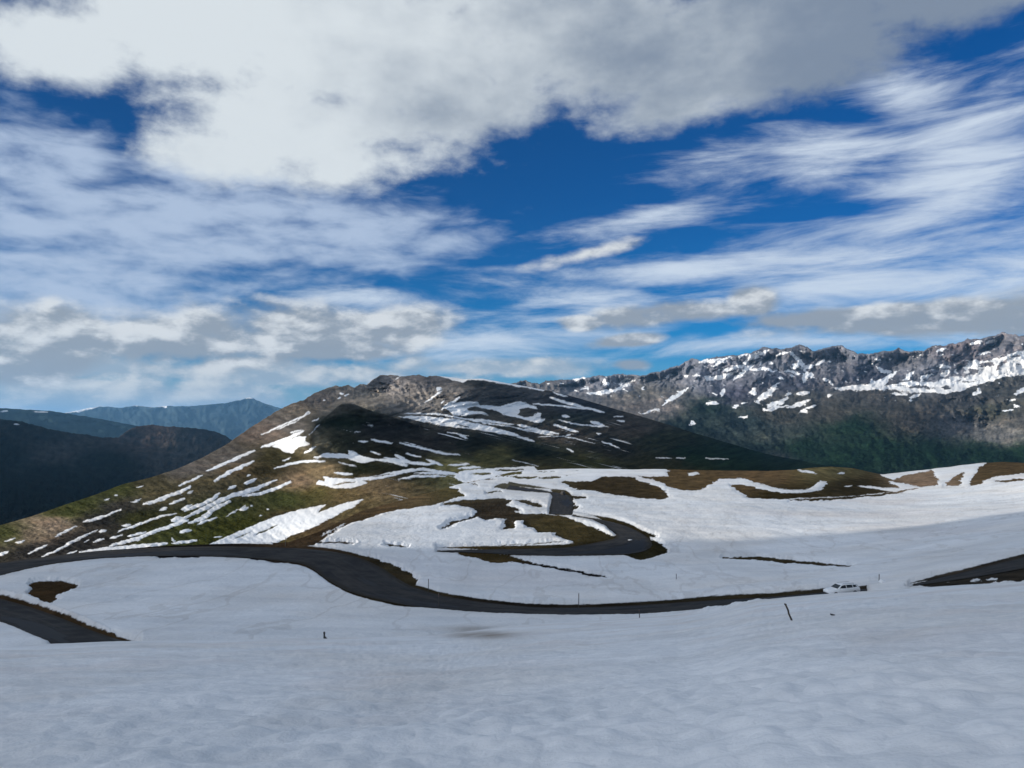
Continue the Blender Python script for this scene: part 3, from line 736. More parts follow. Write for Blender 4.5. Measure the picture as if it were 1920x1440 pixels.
# ------------------------------------------------------------------ snow on the rock range (traced)
D_SNOW = [
    ([(1375, 692), (1395, 685), (1405, 672), (1420, 665), (1440, 657)], 3.4), ([(1376, 712), (1395, 697), (1412, 682)], 3.2), ([(1323, 707), (1333, 711)], 3.6), ([(1325, 713), (1355, 706), (1380, 697)], 2.6), ([(1319, 680), (1328, 673)], 2.4),
    ([(1250, 709), (1262, 701)], 3.0), ([(1283, 706), (1293, 704)], 2.6), ([(1303, 705), (1312, 705)], 2.0), ([(1240, 760), (1268, 742), (1290, 727)], 2.3), ([(1200, 775), (1240, 768)], 1.0), ([(1350, 741), (1358, 730)], 3.8), ([(1410, 741), (1415, 730)], 4.0),
    ([(1458, 719), (1445, 735), (1430, 745), (1419, 752), (1426, 757)], 3.6), ([(1439, 727), (1445, 738)], 3.0), ([(1440, 762), (1460, 755), (1476, 746)], 3.2), ([(1430, 771), (1452, 765), (1480, 760)], 1.7), ([(1428, 765), (1434, 770)], 2.0),
    ([(1478, 765), (1500, 758), (1516, 751)], 3.2), ([(1493, 740), (1517, 736)], 2.2), ([(1475, 740), (1482, 739)], 2.0), ([(1550, 743), (1558, 742)], 2.3), ([(1480, 660), (1495, 672), (1505, 685), (1512, 700)], 2.8), ([(1484, 691), (1502, 676)], 2.6),
    ([(1505, 690), (1524, 686)], 3.0), ([(1508, 716), (1512, 702), (1520, 706)], 3.4), ([(1518, 700), (1528, 706)], 3.0), ([(1533, 682), (1547, 675)], 2.4), ([(1466, 709)], 3.8), ([(1405, 693), (1430, 692), (1458, 695)], 1.6), ([(1470, 697), (1500, 700)], 1.6),
    ([(1326, 756), (1346, 756)], 2.2), ([(1293, 793), (1304, 795)], 2.6), ([(1500, 772), (1516, 770)], 2.0), ([(1512, 764), (1530, 761)], 1.1), ([(1376, 762), (1384, 761)], 1.5), ([(1390, 757), (1398, 757)], 1.5), ([(1385, 783), (1402, 780)], 1.1),
    ([(1310, 680), (1345, 675), (1375, 670)], 1.3), ([(1335, 685), (1360, 678)], 1.8), ([(1385, 668), (1400, 664)], 2.0), ([(1345, 695), (1385, 690)], 1.2), ([(1425, 683), (1430, 682)], 1.8), ([(1440, 680), (1446, 682)], 1.8), ([(1455, 668), (1475, 660)], 1.4),
    ([(1723, 714), (1733, 707), (1747, 702)], 3.0), ([(1697, 713), (1703, 703), (1714, 697)], 2.8), ([(1764, 705), (1780, 696)], 4.0), ([(1645, 688), (1655, 696), (1670, 697)], 2.8), ([(1672, 738), (1702, 738)], 2.0), ([(1708, 746), (1726, 740)], 2.0),
    ([(1824, 739), (1838, 731)], 3.0), ([(1903, 739), (1920, 730), (1960, 720)], 4.0), ([(1895, 750), (1903, 748)], 2.2), ([(1760, 686), (1782, 688)], 1.8), ([(1755, 659), (1773, 654)], 2.0), ([(1823, 644), (1842, 641)], 2.2), ([(1853, 642), (1867, 640)], 2.0),
    ([(1716, 668), (1731, 664)], 1.0), ([(1703, 752), (1708, 752)], 2.0), ([(1768, 683)], 2.0), ([(1790, 694), (1798, 700)], 1.6), ([(1745, 693), (1752, 693)], 1.4), ([(1810, 697), (1818, 695)], 2.0), ([(1900, 760), (1912, 763)], 1.6), ([(1880, 770), (1900, 768)], 1.1),
    ([(1115, 738), (1140, 735), (1165, 727), (1180, 718), (1192, 712)], 2.8), ([(1100, 738), (1120, 736)], 1.8), ([(1160, 721), (1180, 709)], 2.0), ([(1133, 713), (1138, 722)], 2.8), ([(1074, 712), (1096, 707)], 2.0), ([(1090, 730), (1100, 726), (1104, 733)], 1.8),
    ([(1205, 732), (1210, 726)], 2.0), ([(1545, 708), (1552, 715)], 1.8), ([(1560, 724), (1556, 715)], 2.2), ([(1830, 665), (1860, 660)], 0.9), ([(1640, 672), (1650, 676)], 1.2),
]
D_SNOW_POLY = [
    [(1556, 730), (1600, 722), (1632, 719), (1634, 708), (1642, 716), (1650, 711), (1665, 702), (1690, 694), (1672, 707), (1658, 722), (1690, 718), (1708, 715), (1730, 717), (1745, 717), (1770, 711), (1800, 705), (1808, 709), (1820, 703),
     (1835, 697), (1843, 692), (1802, 691), (1815, 681), (1805, 677), (1850, 676), (1870, 672), (1890, 663), (1920, 657), (1970, 648), (1970, 690), (1920, 702), (1890, 706), (1840, 719), (1826, 722), (1810, 731), (1780, 738), (1740, 737), (1700, 735),
     (1680, 732), (1640, 731), (1600, 732)],
]
D_HOLES = [([(1696, 727), (1725, 725), (1752, 729)], 2.6), ([(1768, 728), (1783, 725)], 2.8), ([(1838, 685), (1865, 681)], 3.4), ([(1868, 694), (1886, 676)], 3.6), ([(1660, 724), (1700, 723)], 0.9), ([(1780, 716), (1840, 714)], 0.9), ([(1895, 669), (1912, 667)], 1.6),
           ([(1905, 685), (1918, 683)], 1.4)]
rk, rkd, gn = (0.155, 0.153, 0.16), (0.075, 0.075, 0.09), (0.018, 0.046, 0.022)
COL_D = [(1000, 720, (0.12, 0.11, 0.10)), (1150, 715, rk), (1200, 740, (0.13, 0.115, 0.09)), (1300, 690, rk), (1340, 720, rk), (1370, 735, (0.075, 0.072, 0.09)), (1430, 690, rk), (1520, 670, (0.12, 0.112, 0.11)), (1560, 690, (0.15, 0.14, 0.138)), (1490, 720, rkd),
         (1580, 665, rk), (1700, 680, (0.15, 0.14, 0.135)), (1620, 700, rkd), (1850, 650, (0.15, 0.14, 0.138)), (1920, 650, (0.16, 0.145, 0.14)), (1810, 655, (0.13, 0.105, 0.10)), (1750, 700, rk), (1650, 745, (0.09, 0.08, 0.065)), (1500, 745, (0.09, 0.085, 0.07)),
         (1250, 760, (0.17, 0.145, 0.12)), (1200, 760, (0.13, 0.11, 0.09)), (1320, 765, (0.025, 0.045, 0.03)), (1400, 790, (0.035, 0.05, 0.045)), (1290, 800, (0.03, 0.045, 0.035)), (1460, 775, (0.07, 0.065, 0.05)), (1550, 770, (0.08, 0.072, 0.055)), (1600, 800, gn),
         (1700, 790, (0.075, 0.065, 0.05)), (1760, 770, (0.08, 0.072, 0.06)), (1820, 750, (0.07, 0.066, 0.062)), (1880, 730, (0.075, 0.072, 0.06)), (1800, 790, (0.11, 0.10, 0.09)), (1850, 770, (0.08, 0.078, 0.05)), (1900, 790, (0.10, 0.092, 0.075)), (1870, 815, (0.16, 0.145, 0.12)),
         (1650, 840, gn), (1500, 840, gn), (1750, 850, gn), (1850, 850, gn), (1920, 850, gn), (1580, 860, gn), (1460, 820, (0.06, 0.07, 0.055)), (1420, 840, (0.02, 0.035, 0.03)), (1440, 860, (0.05, 0.055, 0.05))]


# ------------------------------------------------------------------ terrain builders
def layer(name, mat, x0, x1, bottom, top, depth, relief, snow_fn, colour_fn, skirt=(12, 0.97), fall=((4, 1.03), (18, 1.12), (60, 1.5)), step=1.6, extra=None, dirt_fn=None, row_step=1.6):
    xs = columns(x0, x1, step)
    yb, yt = bottom(xs), top(xs)
    n = int(max(30, np.max((yb - yt)[(xs > -60) & (xs < 1980)]) / row_step)) + 1
    t = np.linspace(0, 1, n)[:, None]
    y = yb + (yt - yb) * t
    x = np.broadcast_to(xs, y.shape).copy()
    D = depth(x, y)
    if relief is not None:
        D = D * (1 + relief(x, y, D) * np.clip((1 - t) * 40 / 3, 0.15, 1))
    # underside in front and far side behind, so that no edge shows from a step aside
    ys, ds = [y], [D]
    lo_y, lo_d = y[0] + skirt[0], D[0] * skirt[1]
    y = np.concatenate([lo_y[None], y])
    D = np.concatenate([lo_d[None], D])
    for dy, k in fall:
        y = np.concatenate([y, (yt + dy)[None]])
        D = np.concatenate([D, (ds[0][-1] * k)[None]])
    x = np.broadcast_to(xs, y.shape).copy()
    co = world_pt(x, y, D)
    snow = snow_fn(x, y, co)
    if extra is not None:
        co = extra(x, y, co, snow)
    col = colour_fn(x, y, co)
    dirt = dirt_fn(x, y, co) if dirt_fn else np.zeros(x.shape)
    return grid_mesh(name, co, mat, {'snow': snow, 'dirt': dirt}, {'ground_colour': col})


def warp(x, y, ax, ay, sx, sy):
    return (x + ax * fbm(x / sx + 3.1, y / sy, 4, 0.6) + 0.45 * ax * fbm(x / sx * 4 + 13.1, y / sy * 4, 3, 0.6),
            y + ay * fbm(x / sx + 41.0, y / sy + 7.7, 4, 0.6) + 0.45 * ay * fbm(x / sx * 4 + 33.0, y / sy * 4 + 2.7, 3, 0.6))


# ---- foreground slope
def hump(X, Y):
    a, b = 1 - sstep(Y, 11, 26), 1 - sstep(Y, 34, 64) * 0.7
    h = 0.13 * b * fbm(X / 1.6, Y / 1.3, 3, 0.5) + 0.16 * fbm(X / 6.0 + 9, Y / 7.0, 3) + 0.30 * fbm(X / 22.0 + 3, Y / 26.0 + 5, 2)
    c = np.abs(perlin(X / 0.62 + 5.5, Y / 0.75 + 2.2))
    return h + a * (0.075 * (c - 0.3) + 0.03 * perlin(X / 0.33, Y / 0.4))


def build_foreground():
    xs = columns(-700, 2620, 2.0, 12.0)
    ds = [1.2]
    while ds[-1] < 104:
        d = ds[-1]
        ds.append(d + max(0.05, d * d * 1.7 / (F * EYE) * 0.8))
    ds = np.array(ds)
    k = ds / ds[-1]
    s = fore_s(xs)
    D = ds[:, None] * np.ones_like(xs)
    # each column keeps its own crest depth
    D = D * (DC(xs) / ds[-1])[None] * k[:, None] ** 0 * 1.0
    X = (xs - CX) / F * D
    Z = -(EYE + s * D)
    near = np.clip((D - 1.5) / 4.0, 0, 1)
    edge = 1 - sstep(D / DC(xs), 0.75, 1.0) * 0.75
    Z = Z + hump(X, D) * near * edge
    # lumps of ploughed snow along the edge above the road
    lump = sstep(xs, 1240, 1330) * (1 - sstep(xs, 1415, 1445)) * sstep(D / DC(xs), 0.9, 0.97)
    Z = Z + lump * (0.75 * np.abs(fbm(X / 2.2, D / 6.0, 4, 0.6)) + 0.12)
    co = np.stack([X, D, Z], -1)
    last = co[-1]
    tail = []
    for kk, drop in ((1.01, 0.15), (1.04, 1.0), (1.10, 3.5), (1.18, 8.0)):
        p = last.copy()
        p[:, 0] *= kk
        p[:, 1] *= kk
        p[:, 2] = p[:, 2] * kk - drop
        tail.append(p)
    co = np.concatenate([co, np.array(tail)])
    shp = co.shape[:2]
    Xc, Yc = co[..., 0], co[..., 1]
    dirt = 0.16 * sstep(fbm(Xc / 5 + 2, Yc / 7, 4), 0.1, 0.5)
    px = CX + F * Xc / Yc
    py = HY - F * co[..., 2] / Yc
    dirt = dirt + 0.85 * np.exp(-((px - 905) / 75) ** 2 - ((py - 1191) / 7) ** 2) * (1 + 0.4 * fbm(Xc / 2, Yc / 6, 3))  # one grey hollow near the crest, laid on as a darker smudge
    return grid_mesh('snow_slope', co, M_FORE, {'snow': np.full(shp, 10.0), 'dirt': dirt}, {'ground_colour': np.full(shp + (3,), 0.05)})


build_foreground()


# ---- snow field with the pass roads
def snow_B(x, y, co):
    X, Y = co[..., 0], co[..., 1]
    wx, wy = warp(x, y, 11, 3.6, 26, 8)
    bare = np.full(x.shape, -20.0)
    for p in BARE:
        bare = np.maximum(bare, sd_poly(wx, wy, p))
    for p, hw in BARE_STROKES:
        bare = np.maximum(bare, sd_stroke(wx, wy, p, hw))
    on = np.full(x.shape, -20.0)
    for p, hw in SNOW_ON_BARE:
        on = np.maximum(on, sd_stroke(wx, wy, p, hw))
    bare = np.minimum(bare, -on)
    wx2, wy2 = warp(x, y, 3, 1.2, 14, 5)
    for a, b, poly in road_polys:
        bare = np.maximum(bare, sd_poly(wx2, wy2, poly) + 1.0)
        bare = np.maximum(bare, sd_poly(wx2, wy2 + 7.0, poly))
        bare = np.maximum(bare, sd_poly(wx2, wy2 - 5.0, poly) - 4.0 * (1 - sstep(x, 540, 570) * (1 - sstep(x, 740, 800))))
    # scattered small openings near the far edge
    sp = fbm(X / 9.0, Y / 16.0, 4) - 0.36 - 0.5 * (1 - sstep(y, 872, 884) * (1 - sstep(y, 892, 902))) - 0.6 * sstep(x, 1080, 1150)
    bare = np.maximum(bare, sp * 10)
    return -bare


def extra_B(x, y, co, snow):
    X, Y = co[..., 0], co[..., 1]
    co = co.copy()
    near = 1 - sstep(Y, 200, 420)
    h = 0.42 * sstep(snow, -0.5, 5.0) * (0.4 + 0.6 * near) + (0.10 * fbm(X / 3.5, Y / 6.0, 4) + 0.45 * fbm(X / 18, Y / 30 + 4, 3)) * sstep(snow, 1.0, 14.0)
    # rough bare ground
    h = h + 0.12 * fbm(X / 1.6, Y / 2.4, 3) * (1 - sstep(snow, -3.0, 0.0))
    # ploughed bank beside the lower left road, and the heap at the far side of the main road
    bank = np.maximum(sd_stroke(x, y, [(-60, 1098), (0, 1114), (60, 1131), (130, 1158), (215, 1192)], 6.0), 0) / 6.0
    h = h + bank * (0.35 + 0.5 * np.abs(fbm(X / 1.8, Y / 2.5, 3)))
    bank2 = np.maximum(sd_stroke(x, y, [(1280, 1120), (1400, 1108), (1520, 1098), (1640, 1088)], 12.0), 0) / 12.0
    h = h + bank2 * (0.3 + 0.5 * np.abs(fbm(X / 4.0, Y / 5.0, 4)))
    for a, b, poly in road_polys:
        h = h * (1 - sstep(sd_poly(x, y, poly), -2.0, 1.0))
    co[..., 2] += h
    return co


def dirt_B(x, y, co):
    X, Y = co[..., 0], co[..., 1]
    d = 0.14 * sstep(fbm(X / 14 + 4, Y / 30, 4), 0.0, 0.5)
    for a, b, poly in road_polys:
        d = np.maximum(d, 0.30 * sstep(sd_poly(x, y, poly), -13.0, 0.0))
    lines = np.abs(fbm(X / 12 + 8, Y / 45 + 1, 4)) < 0.025
    d = d + 0.17 * lines * (Y < 400)
    d = np.maximum(d, 0.75 * np.exp(-((x - 905) / 75) ** 2 - ((y - 1187) / 6) ** 2))  # same grey smudge carried over onto the field
    return np.clip(d, 0, 1)


def colour_B(x, y, co):
    c = blend_colour(x, y, COL_B)
    X, Y = co[..., 0], co[..., 1]
    n = fbm(X / 5, Y / 9, 4)
    return np.clip(c * (1 + 0.7 * n)[..., None], 0.004, 0.4)


layer('snow_field', M_FIELD, -620, 2520, lambda x: crest(x) + 3, qline, tB, None, snow_B, colour_B, skirt=(40, 0.93), fall=((1.5, 1.03), (7, 1.10), (22, 1.25), (60, 1.5)), extra=extra_B, dirt_fn=dirt_B)


# ---- ridge, spur and middle mountain
def snow_C(x, y, co):
    wx, wy = warp(x, y, 5, 2.6, 16, 9)
    s = np.full(x.shape, -20.0)
    for p, hw in C_SNOW:
        s = np.maximum(s, sd_stroke(wx, wy, p, hw - 0.15))
    for p in C_SNOW_POLY:
        s = np.maximum(s, sd_poly(wx, wy, p))
    for p, hw in C_HOLES:
        s = np.minimum(s, -sd_stroke(wx, wy, p, hw))
    # crumbs of snow between the strips
    a = fbm((x + 2.0 * y) / 34.0, (y - 0.42 * x) / 5.0 + 0.2, 3, 0.6)
    b = fbm((x - 2.0 * y) / 52.0, (y - 0.25 * x) / 3.6, 3, 0.6)
    left = 1 - sstep(x, 560, 640)
    m = a * left + b * (1 - left)
    mask = sstep(y, 770, 800) * (1 - sstep(x, 1150, 1300)) * (1 - sstep(y, 985, 1010) * (1 - sstep(x, 0, 300)))
    s = np.maximum(s, (m - 0.70 * left - 0.44 * (1 - left) - 0.5 * (1 - mask)) * 8)
    return s


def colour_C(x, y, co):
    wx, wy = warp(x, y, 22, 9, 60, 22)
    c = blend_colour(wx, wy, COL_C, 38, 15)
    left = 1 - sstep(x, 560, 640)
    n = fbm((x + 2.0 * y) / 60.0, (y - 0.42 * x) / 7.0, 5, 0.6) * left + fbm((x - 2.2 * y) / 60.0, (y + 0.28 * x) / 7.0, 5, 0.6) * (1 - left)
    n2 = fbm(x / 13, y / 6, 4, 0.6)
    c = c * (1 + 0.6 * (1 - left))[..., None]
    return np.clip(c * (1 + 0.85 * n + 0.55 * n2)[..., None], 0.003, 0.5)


def relief_C(x, y, D):
    left = 1 - sstep(x, 560, 640)
    up = sstep(D, 600, 1400)
    g1 = ridged((x + 1.8 * y) / 90.0, (y - 0.5 * x) / 16.0, 4) * left + ridged((x - 1.5 * y) / 120.0, (y + 0.3 * x) / 22.0, 4) * (1 - left)
    rock = np.exp(-((x - 740) / 110) ** 2 - ((y - 730) / 32) ** 2) + np.exp(-(((x - 540) / 120) ** 2) - ((y - (770 + (540 - x) * 0.5)) / 22) ** 2)
    g2 = ridged((x + 0.9 * y) / 26.0, (y - 0.55 * x) / 13.0, 5, 0.6)
    g3 = ridged((x - 2.0 * y) / 70.0, (y + 0.3 * x) / 13.0, 4, 0.6) * sstep(x, 640, 760) * sstep(D, 500, 800)
    return 0.006 * g1 + 0.012 * g1 * up * 0.6 + 0.030 * g2 * np.clip(rock, 0, 1) + 0.016 * g3 + 0.004 * fbm(x / 9, y / 5, 3)


def extra_C(x, y, co, snow):
    co = co.copy()
    co[..., 2] += 0.12 * sstep(snow, -0.4, 2.2) * (1 - sstep(co[..., 1], 500, 900))
    return co


c_top0 = curve(S5)
c_top = lambda x: c_top0(x) + np.where((x > 420) & (x < 830), 1, 0.15) * 2.4 * fbm(x / 9.0, x * 0 + 3.3, 4, 0.65) + 0.5 * fbm(x / 40.0, x * 0 + 8, 3)
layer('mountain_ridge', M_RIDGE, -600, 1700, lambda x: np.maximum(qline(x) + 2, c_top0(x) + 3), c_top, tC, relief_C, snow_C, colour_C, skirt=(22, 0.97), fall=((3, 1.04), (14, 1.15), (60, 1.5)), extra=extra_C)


s_top0, s_bot0 = curve(S_TOP), curve(S_BOT)
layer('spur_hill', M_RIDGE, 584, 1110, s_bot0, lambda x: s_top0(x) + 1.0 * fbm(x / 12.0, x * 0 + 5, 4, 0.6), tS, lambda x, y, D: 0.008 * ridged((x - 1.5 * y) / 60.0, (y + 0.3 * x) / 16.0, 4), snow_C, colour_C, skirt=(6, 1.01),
      fall=((2, 1.02), (12, 1.06), (60, 1.15)))


# ---- rock range at the right
def snow_D(x, y, co):
    wx, wy = warp(x, y, 9, 6, 16, 10)
    s = np.full(x.shape, -20.0)
    for p, hw in D_SNOW:
        s = np.maximum(s, sd_stroke(wx, wy, p, hw + 0.9))
    for p in D_SNOW_POLY:
        s = np.maximum(s, sd_poly(wx, wy, p))
    for p, hw in D_HOLES:
        s = np.minimum(s, -sd_stroke(wx, wy, p, hw))
    n = fbm((x + y) / 22.0, (y - 0.35 * x) / 6.5 + 5, 4, 0.6)
    mask = 1 - sstep(y, 740, 780) + 0.0 * x
    s = np.maximum(s, (n - 0.40 - 0.6 * (1 - mask)) * 9)
    return s


def colour_D(x, y, co):
    wx, wy = warp(x, y, 24, 12, 50, 22)
    c = blend_colour(wx, wy, COL_D, 45, 18) * np.array((0.93, 0.99, 1.12))
    n = fbm(x / 24, y / 12, 5, 0.62)
    n2 = fbm((x + 1.5 * y) / 14, (y - 0.3 * x) / 5, 4, 0.6)
    n3 = fbm(x / 4.5, y / 3.0, 3, 0.6) * sstep(y, 770, 800)
    return np.clip(c * (1 + 0.7 * n + 0.5 * n2 + 0.9 * n3)[..., None], 0.003, 0.5)


def relief_D(x, y, D):
    rock = 1 - sstep(y - (735 - (x - 1400) * 0.02), -35, 15)
    g1 = ridged((x + 0.35 * y) / 95.0 + 0.25 * fbm(x / 60, y / 60, 3), y / 105.0, 5, 0.5)
    g2 = ridged(x / 26.0, y / 21.0 + 3, 5, 0.6)
    g3 = ridged((x + 1.3 * y) / 120.0, (y - 0.4 * x) / 45.0, 4)
    hill = np.exp(-((x - 1840) / 70) ** 2 - ((y - 790) / 50) ** 2)
    return rock * (0.075 * g1 + 0.020 * g2) + (1 - rock) * (0.028 * g3 + 0.012 * g2) + 0.03 * hill * ridged((x + y) / 50, (y - x) / 50, 4)


d_top0 = curve(S6)
d_top = lambda x: d_top0(x) + 8.0 * fbm(x / 48.0, x * 0 + 9.7, 2, 0.5) + 5.5 * fbm(x / 15.0, x * 0 + 1.7, 5, 0.6) - 1.0
layer('rock_range', M_RANGE, 860, 2560, lambda x: x * 0 + 905.0, d_top, tD, relief_D, snow_D, colour_D, skirt=(30, 0.95))


# ---- dark valley side, blue mountains
def plain(v):
    return lambda x, y, co: np.full(x.shape, v)


def snow_E(x, y, co):
    s = np.full(x.shape, -20.0)
    for p, hw in [([(26, 795), (36, 796)], 1.2)]:
        s = np.maximum(s, sd_stroke(x, y, p, hw))
    return s


def colour_E(x, y, co):  # valley shadow partly painted in as very dark ground colour
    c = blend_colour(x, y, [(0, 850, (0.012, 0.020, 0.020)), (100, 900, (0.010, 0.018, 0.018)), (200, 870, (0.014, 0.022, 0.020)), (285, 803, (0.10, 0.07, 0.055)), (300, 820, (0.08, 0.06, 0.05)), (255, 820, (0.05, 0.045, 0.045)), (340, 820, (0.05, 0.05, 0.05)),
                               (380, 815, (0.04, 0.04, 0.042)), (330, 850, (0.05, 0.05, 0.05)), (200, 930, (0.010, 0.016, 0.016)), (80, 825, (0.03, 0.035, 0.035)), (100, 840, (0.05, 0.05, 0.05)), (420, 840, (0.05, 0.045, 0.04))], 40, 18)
    return np.clip(c * (1 + 0.9 * fbm(x / 16, y / 9, 5, 0.62))[..., None], 0.004, 0.3)


e_top0 = curve(S8)
e_top = lambda x: e_top0(x) + 3.0 * fbm(x / 10.0, x * 0 + 4.4, 4, 0.65)
layer('valley_mountain', M_RANGE, -620, 640, lambda x: x * 0 + 1150.0, e_top, tE, lambda x, y, D: 0.03 * ridged(x / 60, (y + 0.4 * x) / 40, 4) + 0.012 * ridged(x / 17, y / 13, 4), snow_E, colour_E, skirt=(30, 0.95), row_step=2.2)


def snow_F(x, y, co):
    s = np.full(x.shape, -20.0)
    for p, hw in [([(0, 772), (15, 770)], 1.5), ([(60, 772), (90, 773)], 1.2)]:
        s = np.maximum(s, sd_stroke(x, y, p, hw))
    return s


f_top0 = curve(S9)
layer('blue_hill', M_FAR, -640, 560, lambda x: x * 0 + 920.0, lambda x: f_top0(x) + 1.6 * fbm(x / 14, x * 0 + 6, 4, 0.6), tF, lambda x, y, D: 0.03 * ridged(x / 60, y / 30, 4), snow_F,
      lambda x, y, co: np.clip(np.array((0.016, 0.028, 0.028)) * (1 + 0.7 * fbm(x / 30, y / 12, 4))[..., None], 0.004, 0.3), step=2.5, row_step=2.5)


def snow_G(x, y, co):
    wx, wy = warp(x, y, 5, 3, 12, 7)
    s = np.full(x.shape, -20.0)
    for p, hw in [([(95, 775), (140, 771), (170, 765), (198, 757)], 2.6), ([(225, 758), (236, 757)], 2.0), ([(250, 760), (285, 762), (312, 762)], 1.6), ([(300, 757), (312, 763)], 3.0), ([(462, 747), (474, 744), (482, 750)], 1.8)]:
        s = np.maximum(s, sd_stroke(wx, wy, p, hw))
    return s


g_top0 = curve(S10)
layer('far_mountain', M_FAR, -640, 920, lambda x: x * 0 + 860.0, lambda x: g_top0(x) + 1.8 * fbm(x / 12, x * 0 + 2, 4, 0.62), tG, lambda x, y, D: 0.03 * ridged(x / 50, y / 40, 4) + 0.012 * ridged(x / 14, y / 14, 4), snow_G,
      lambda x, y, co: np.clip(np.array((0.030, 0.045, 0.050)) * (1 + 0.8 * fbm(x / 22, y / 12, 4))[..., None], 0.004, 0.3), step=2.0, row_step=2.0)

# ---- valley floor to the horizon
bm = bmesh.new()
bmesh.ops.create_circle(bm, cap_ends=True, segments=96, radius=70000)
me = bpy.data.meshes.new('ground')
bm.to_mesh(me)
bm.free()
me.materials.append(plain_mat('valley_floor', (0.02, 0.03, 0.02), 0.95, 0.4, 0.0006))
go = bpy.data.objects.new('ground', me)
go.location = (0, 0, -1150)
sc.collection.objects.link(go)
go['kind'] = 'structure'


# ---- unseen mountainside added behind and left of the viewpoint, shaped to shade the near snow
def build_added_shade_hill():
    us = np.linspace(-1700, 140, 120)      # along Y
    vs = np.linspace(-1500, -150, 90)      # along X
    Yg, Xg = np.meshgrid(us, vs, indexing='ij')
    ridge_x = -520.0
    prof = np.clip(1 - np.abs(Xg - ridge_x) / np.where(Xg < ridge_x, 950, 360), 0, 1) ** 1.05
    endf = 1 - sstep(Yg, -138, 2)
    H = 250 * prof * endf * sstep(Yg, -1700, -900) + 22 * fbm(Xg / 120, Yg / 120, 5) * prof * endf
    Z = -70 + H - 60 * sstep(Yg, -60, 120)
    co = np.stack([Xg, Yg, Z], -1)[:, ::-1]
    snow = (fbm(Xg / 90, Yg / 160, 5)[:, ::-1] + 0.1) * 14
    return grid_mesh('hill', co, M_RIDGE, {'snow': snow, 'dirt': snow * 0}, {'ground_colour': np.full(snow.shape + (3,), 0.07)})  # added hill, out of view, placed to block the sun


build_added_shade_hill()


# ------------------------------------------------------------------ roads
def field_pt(x, y, lift=0.0):
    x, y = np.asarray(x, float), np.asarray(y, float)
    p = world_pt(x, y, tB(x, y))
    p[..., 2] += lift
    return p


for k, (a, b, poly) in enumerate(road_polys):
    M = 12
    t = np.linspace(-0.03, 1.03, M)[None, :, None]
    g_ = a[:, None, :] * (1 - t) + b[:, None, :] * t
    co = field_pt(g_[..., 0], g_[..., 1], 0.07)
    if k == 1:   # keep the covered end of the lower road under the near slope
        co[..., 2] -= 0.02
    mid = co[:, M // 2]
    along = np.concatenate([[0], np.cumsum(np.linalg.norm(np.diff(mid, axis=0), axis=1))])
    al = np.broadcast_to(along[:, None], co.shape[:2])
    ac = np.broadcast_to(t[0, :, 0], co.shape[:2])
    o = grid_mesh('road', co[:, ::-1], M_ROAD, {'across': ac[:, ::-1], 'along': al[:, ::-1]})


# ------------------------------------------------------------------ things
def tag(o, label, cat, group=None):
    o['label'] = label
    o['category'] = cat
    if group: o['group'] = group
    return o


def mesh_obj(name, bm, mat, parent=None, smooth=False):
    me = bpy.data.meshes.new(name)
    bm.normal_update()
    bm.to_mesh(me)
    bm.free()
    me.materials.append(mat)
    if smooth:
        for p in me.polygons: p.use_smooth = True
    o = bpy.data.objects.new(name, me)
    sc.collection.objects.link(o)
    if parent: o.parent = parent
    return o


def tube(bm, pts, radii, seg=10, cap=True):
    rings = []
    n = len(pts)
    for i, p in enumerate(pts):
        p = Vector(p)
        d = (Vector(pts[min(i + 1, n - 1)]) - Vector(pts[max(i - 1, 0)])).normalized()
        u = d.orthogonal().normalized()
        v = d.cross(u)
        rings.append([bm.verts.new(p + radii[i] * (math.cos(a) * u + math.sin(a) * v)) for a in (2 * math.pi * j / seg for j in range(seg))])
    for i in range(n - 1):
        for j in range(seg):
            bm.faces.new((rings[i][j], rings[i][(j + 1) % seg], rings[i + 1][(j + 1) % seg], rings[i + 1][j]))
    if cap:
        bm.faces.new(rings[0][::-1])
        bm.faces.new(rings[-1])


def box(bm, c, s, bevel=0.0):
    r = bmesh.ops.create_cube(bm, size=1.0)
    for v in r['verts']:
        v.co = Vector((v.co.x * s[0] + c[0], v.co.y * s[1] + c[1], v.co.z * s[2] + c[2]))
    if bevel:
        es = list({e_ for v in r['verts'] for e_ in v.link_edges})
        bmesh.ops.bevel(bm, geom=es, offset=bevel, segments=2, affect='EDGES')


M_WOOD = plain_mat('weathered_wood', (0.06, 0.05, 0.04), 0.85, 0.35, 14)
M_POLE = plain_mat('dark_pole', (0.05, 0.05, 0.045), 0.7, 0.2, 10)
M_BAND = plain_mat('pole_band', (0.11, 0.07, 0.06), 0.6, 0.15, 10)
M_CAP = plain_mat('pole_cap', (0.08, 0.08, 0.08), 0.6, 0.15, 10)

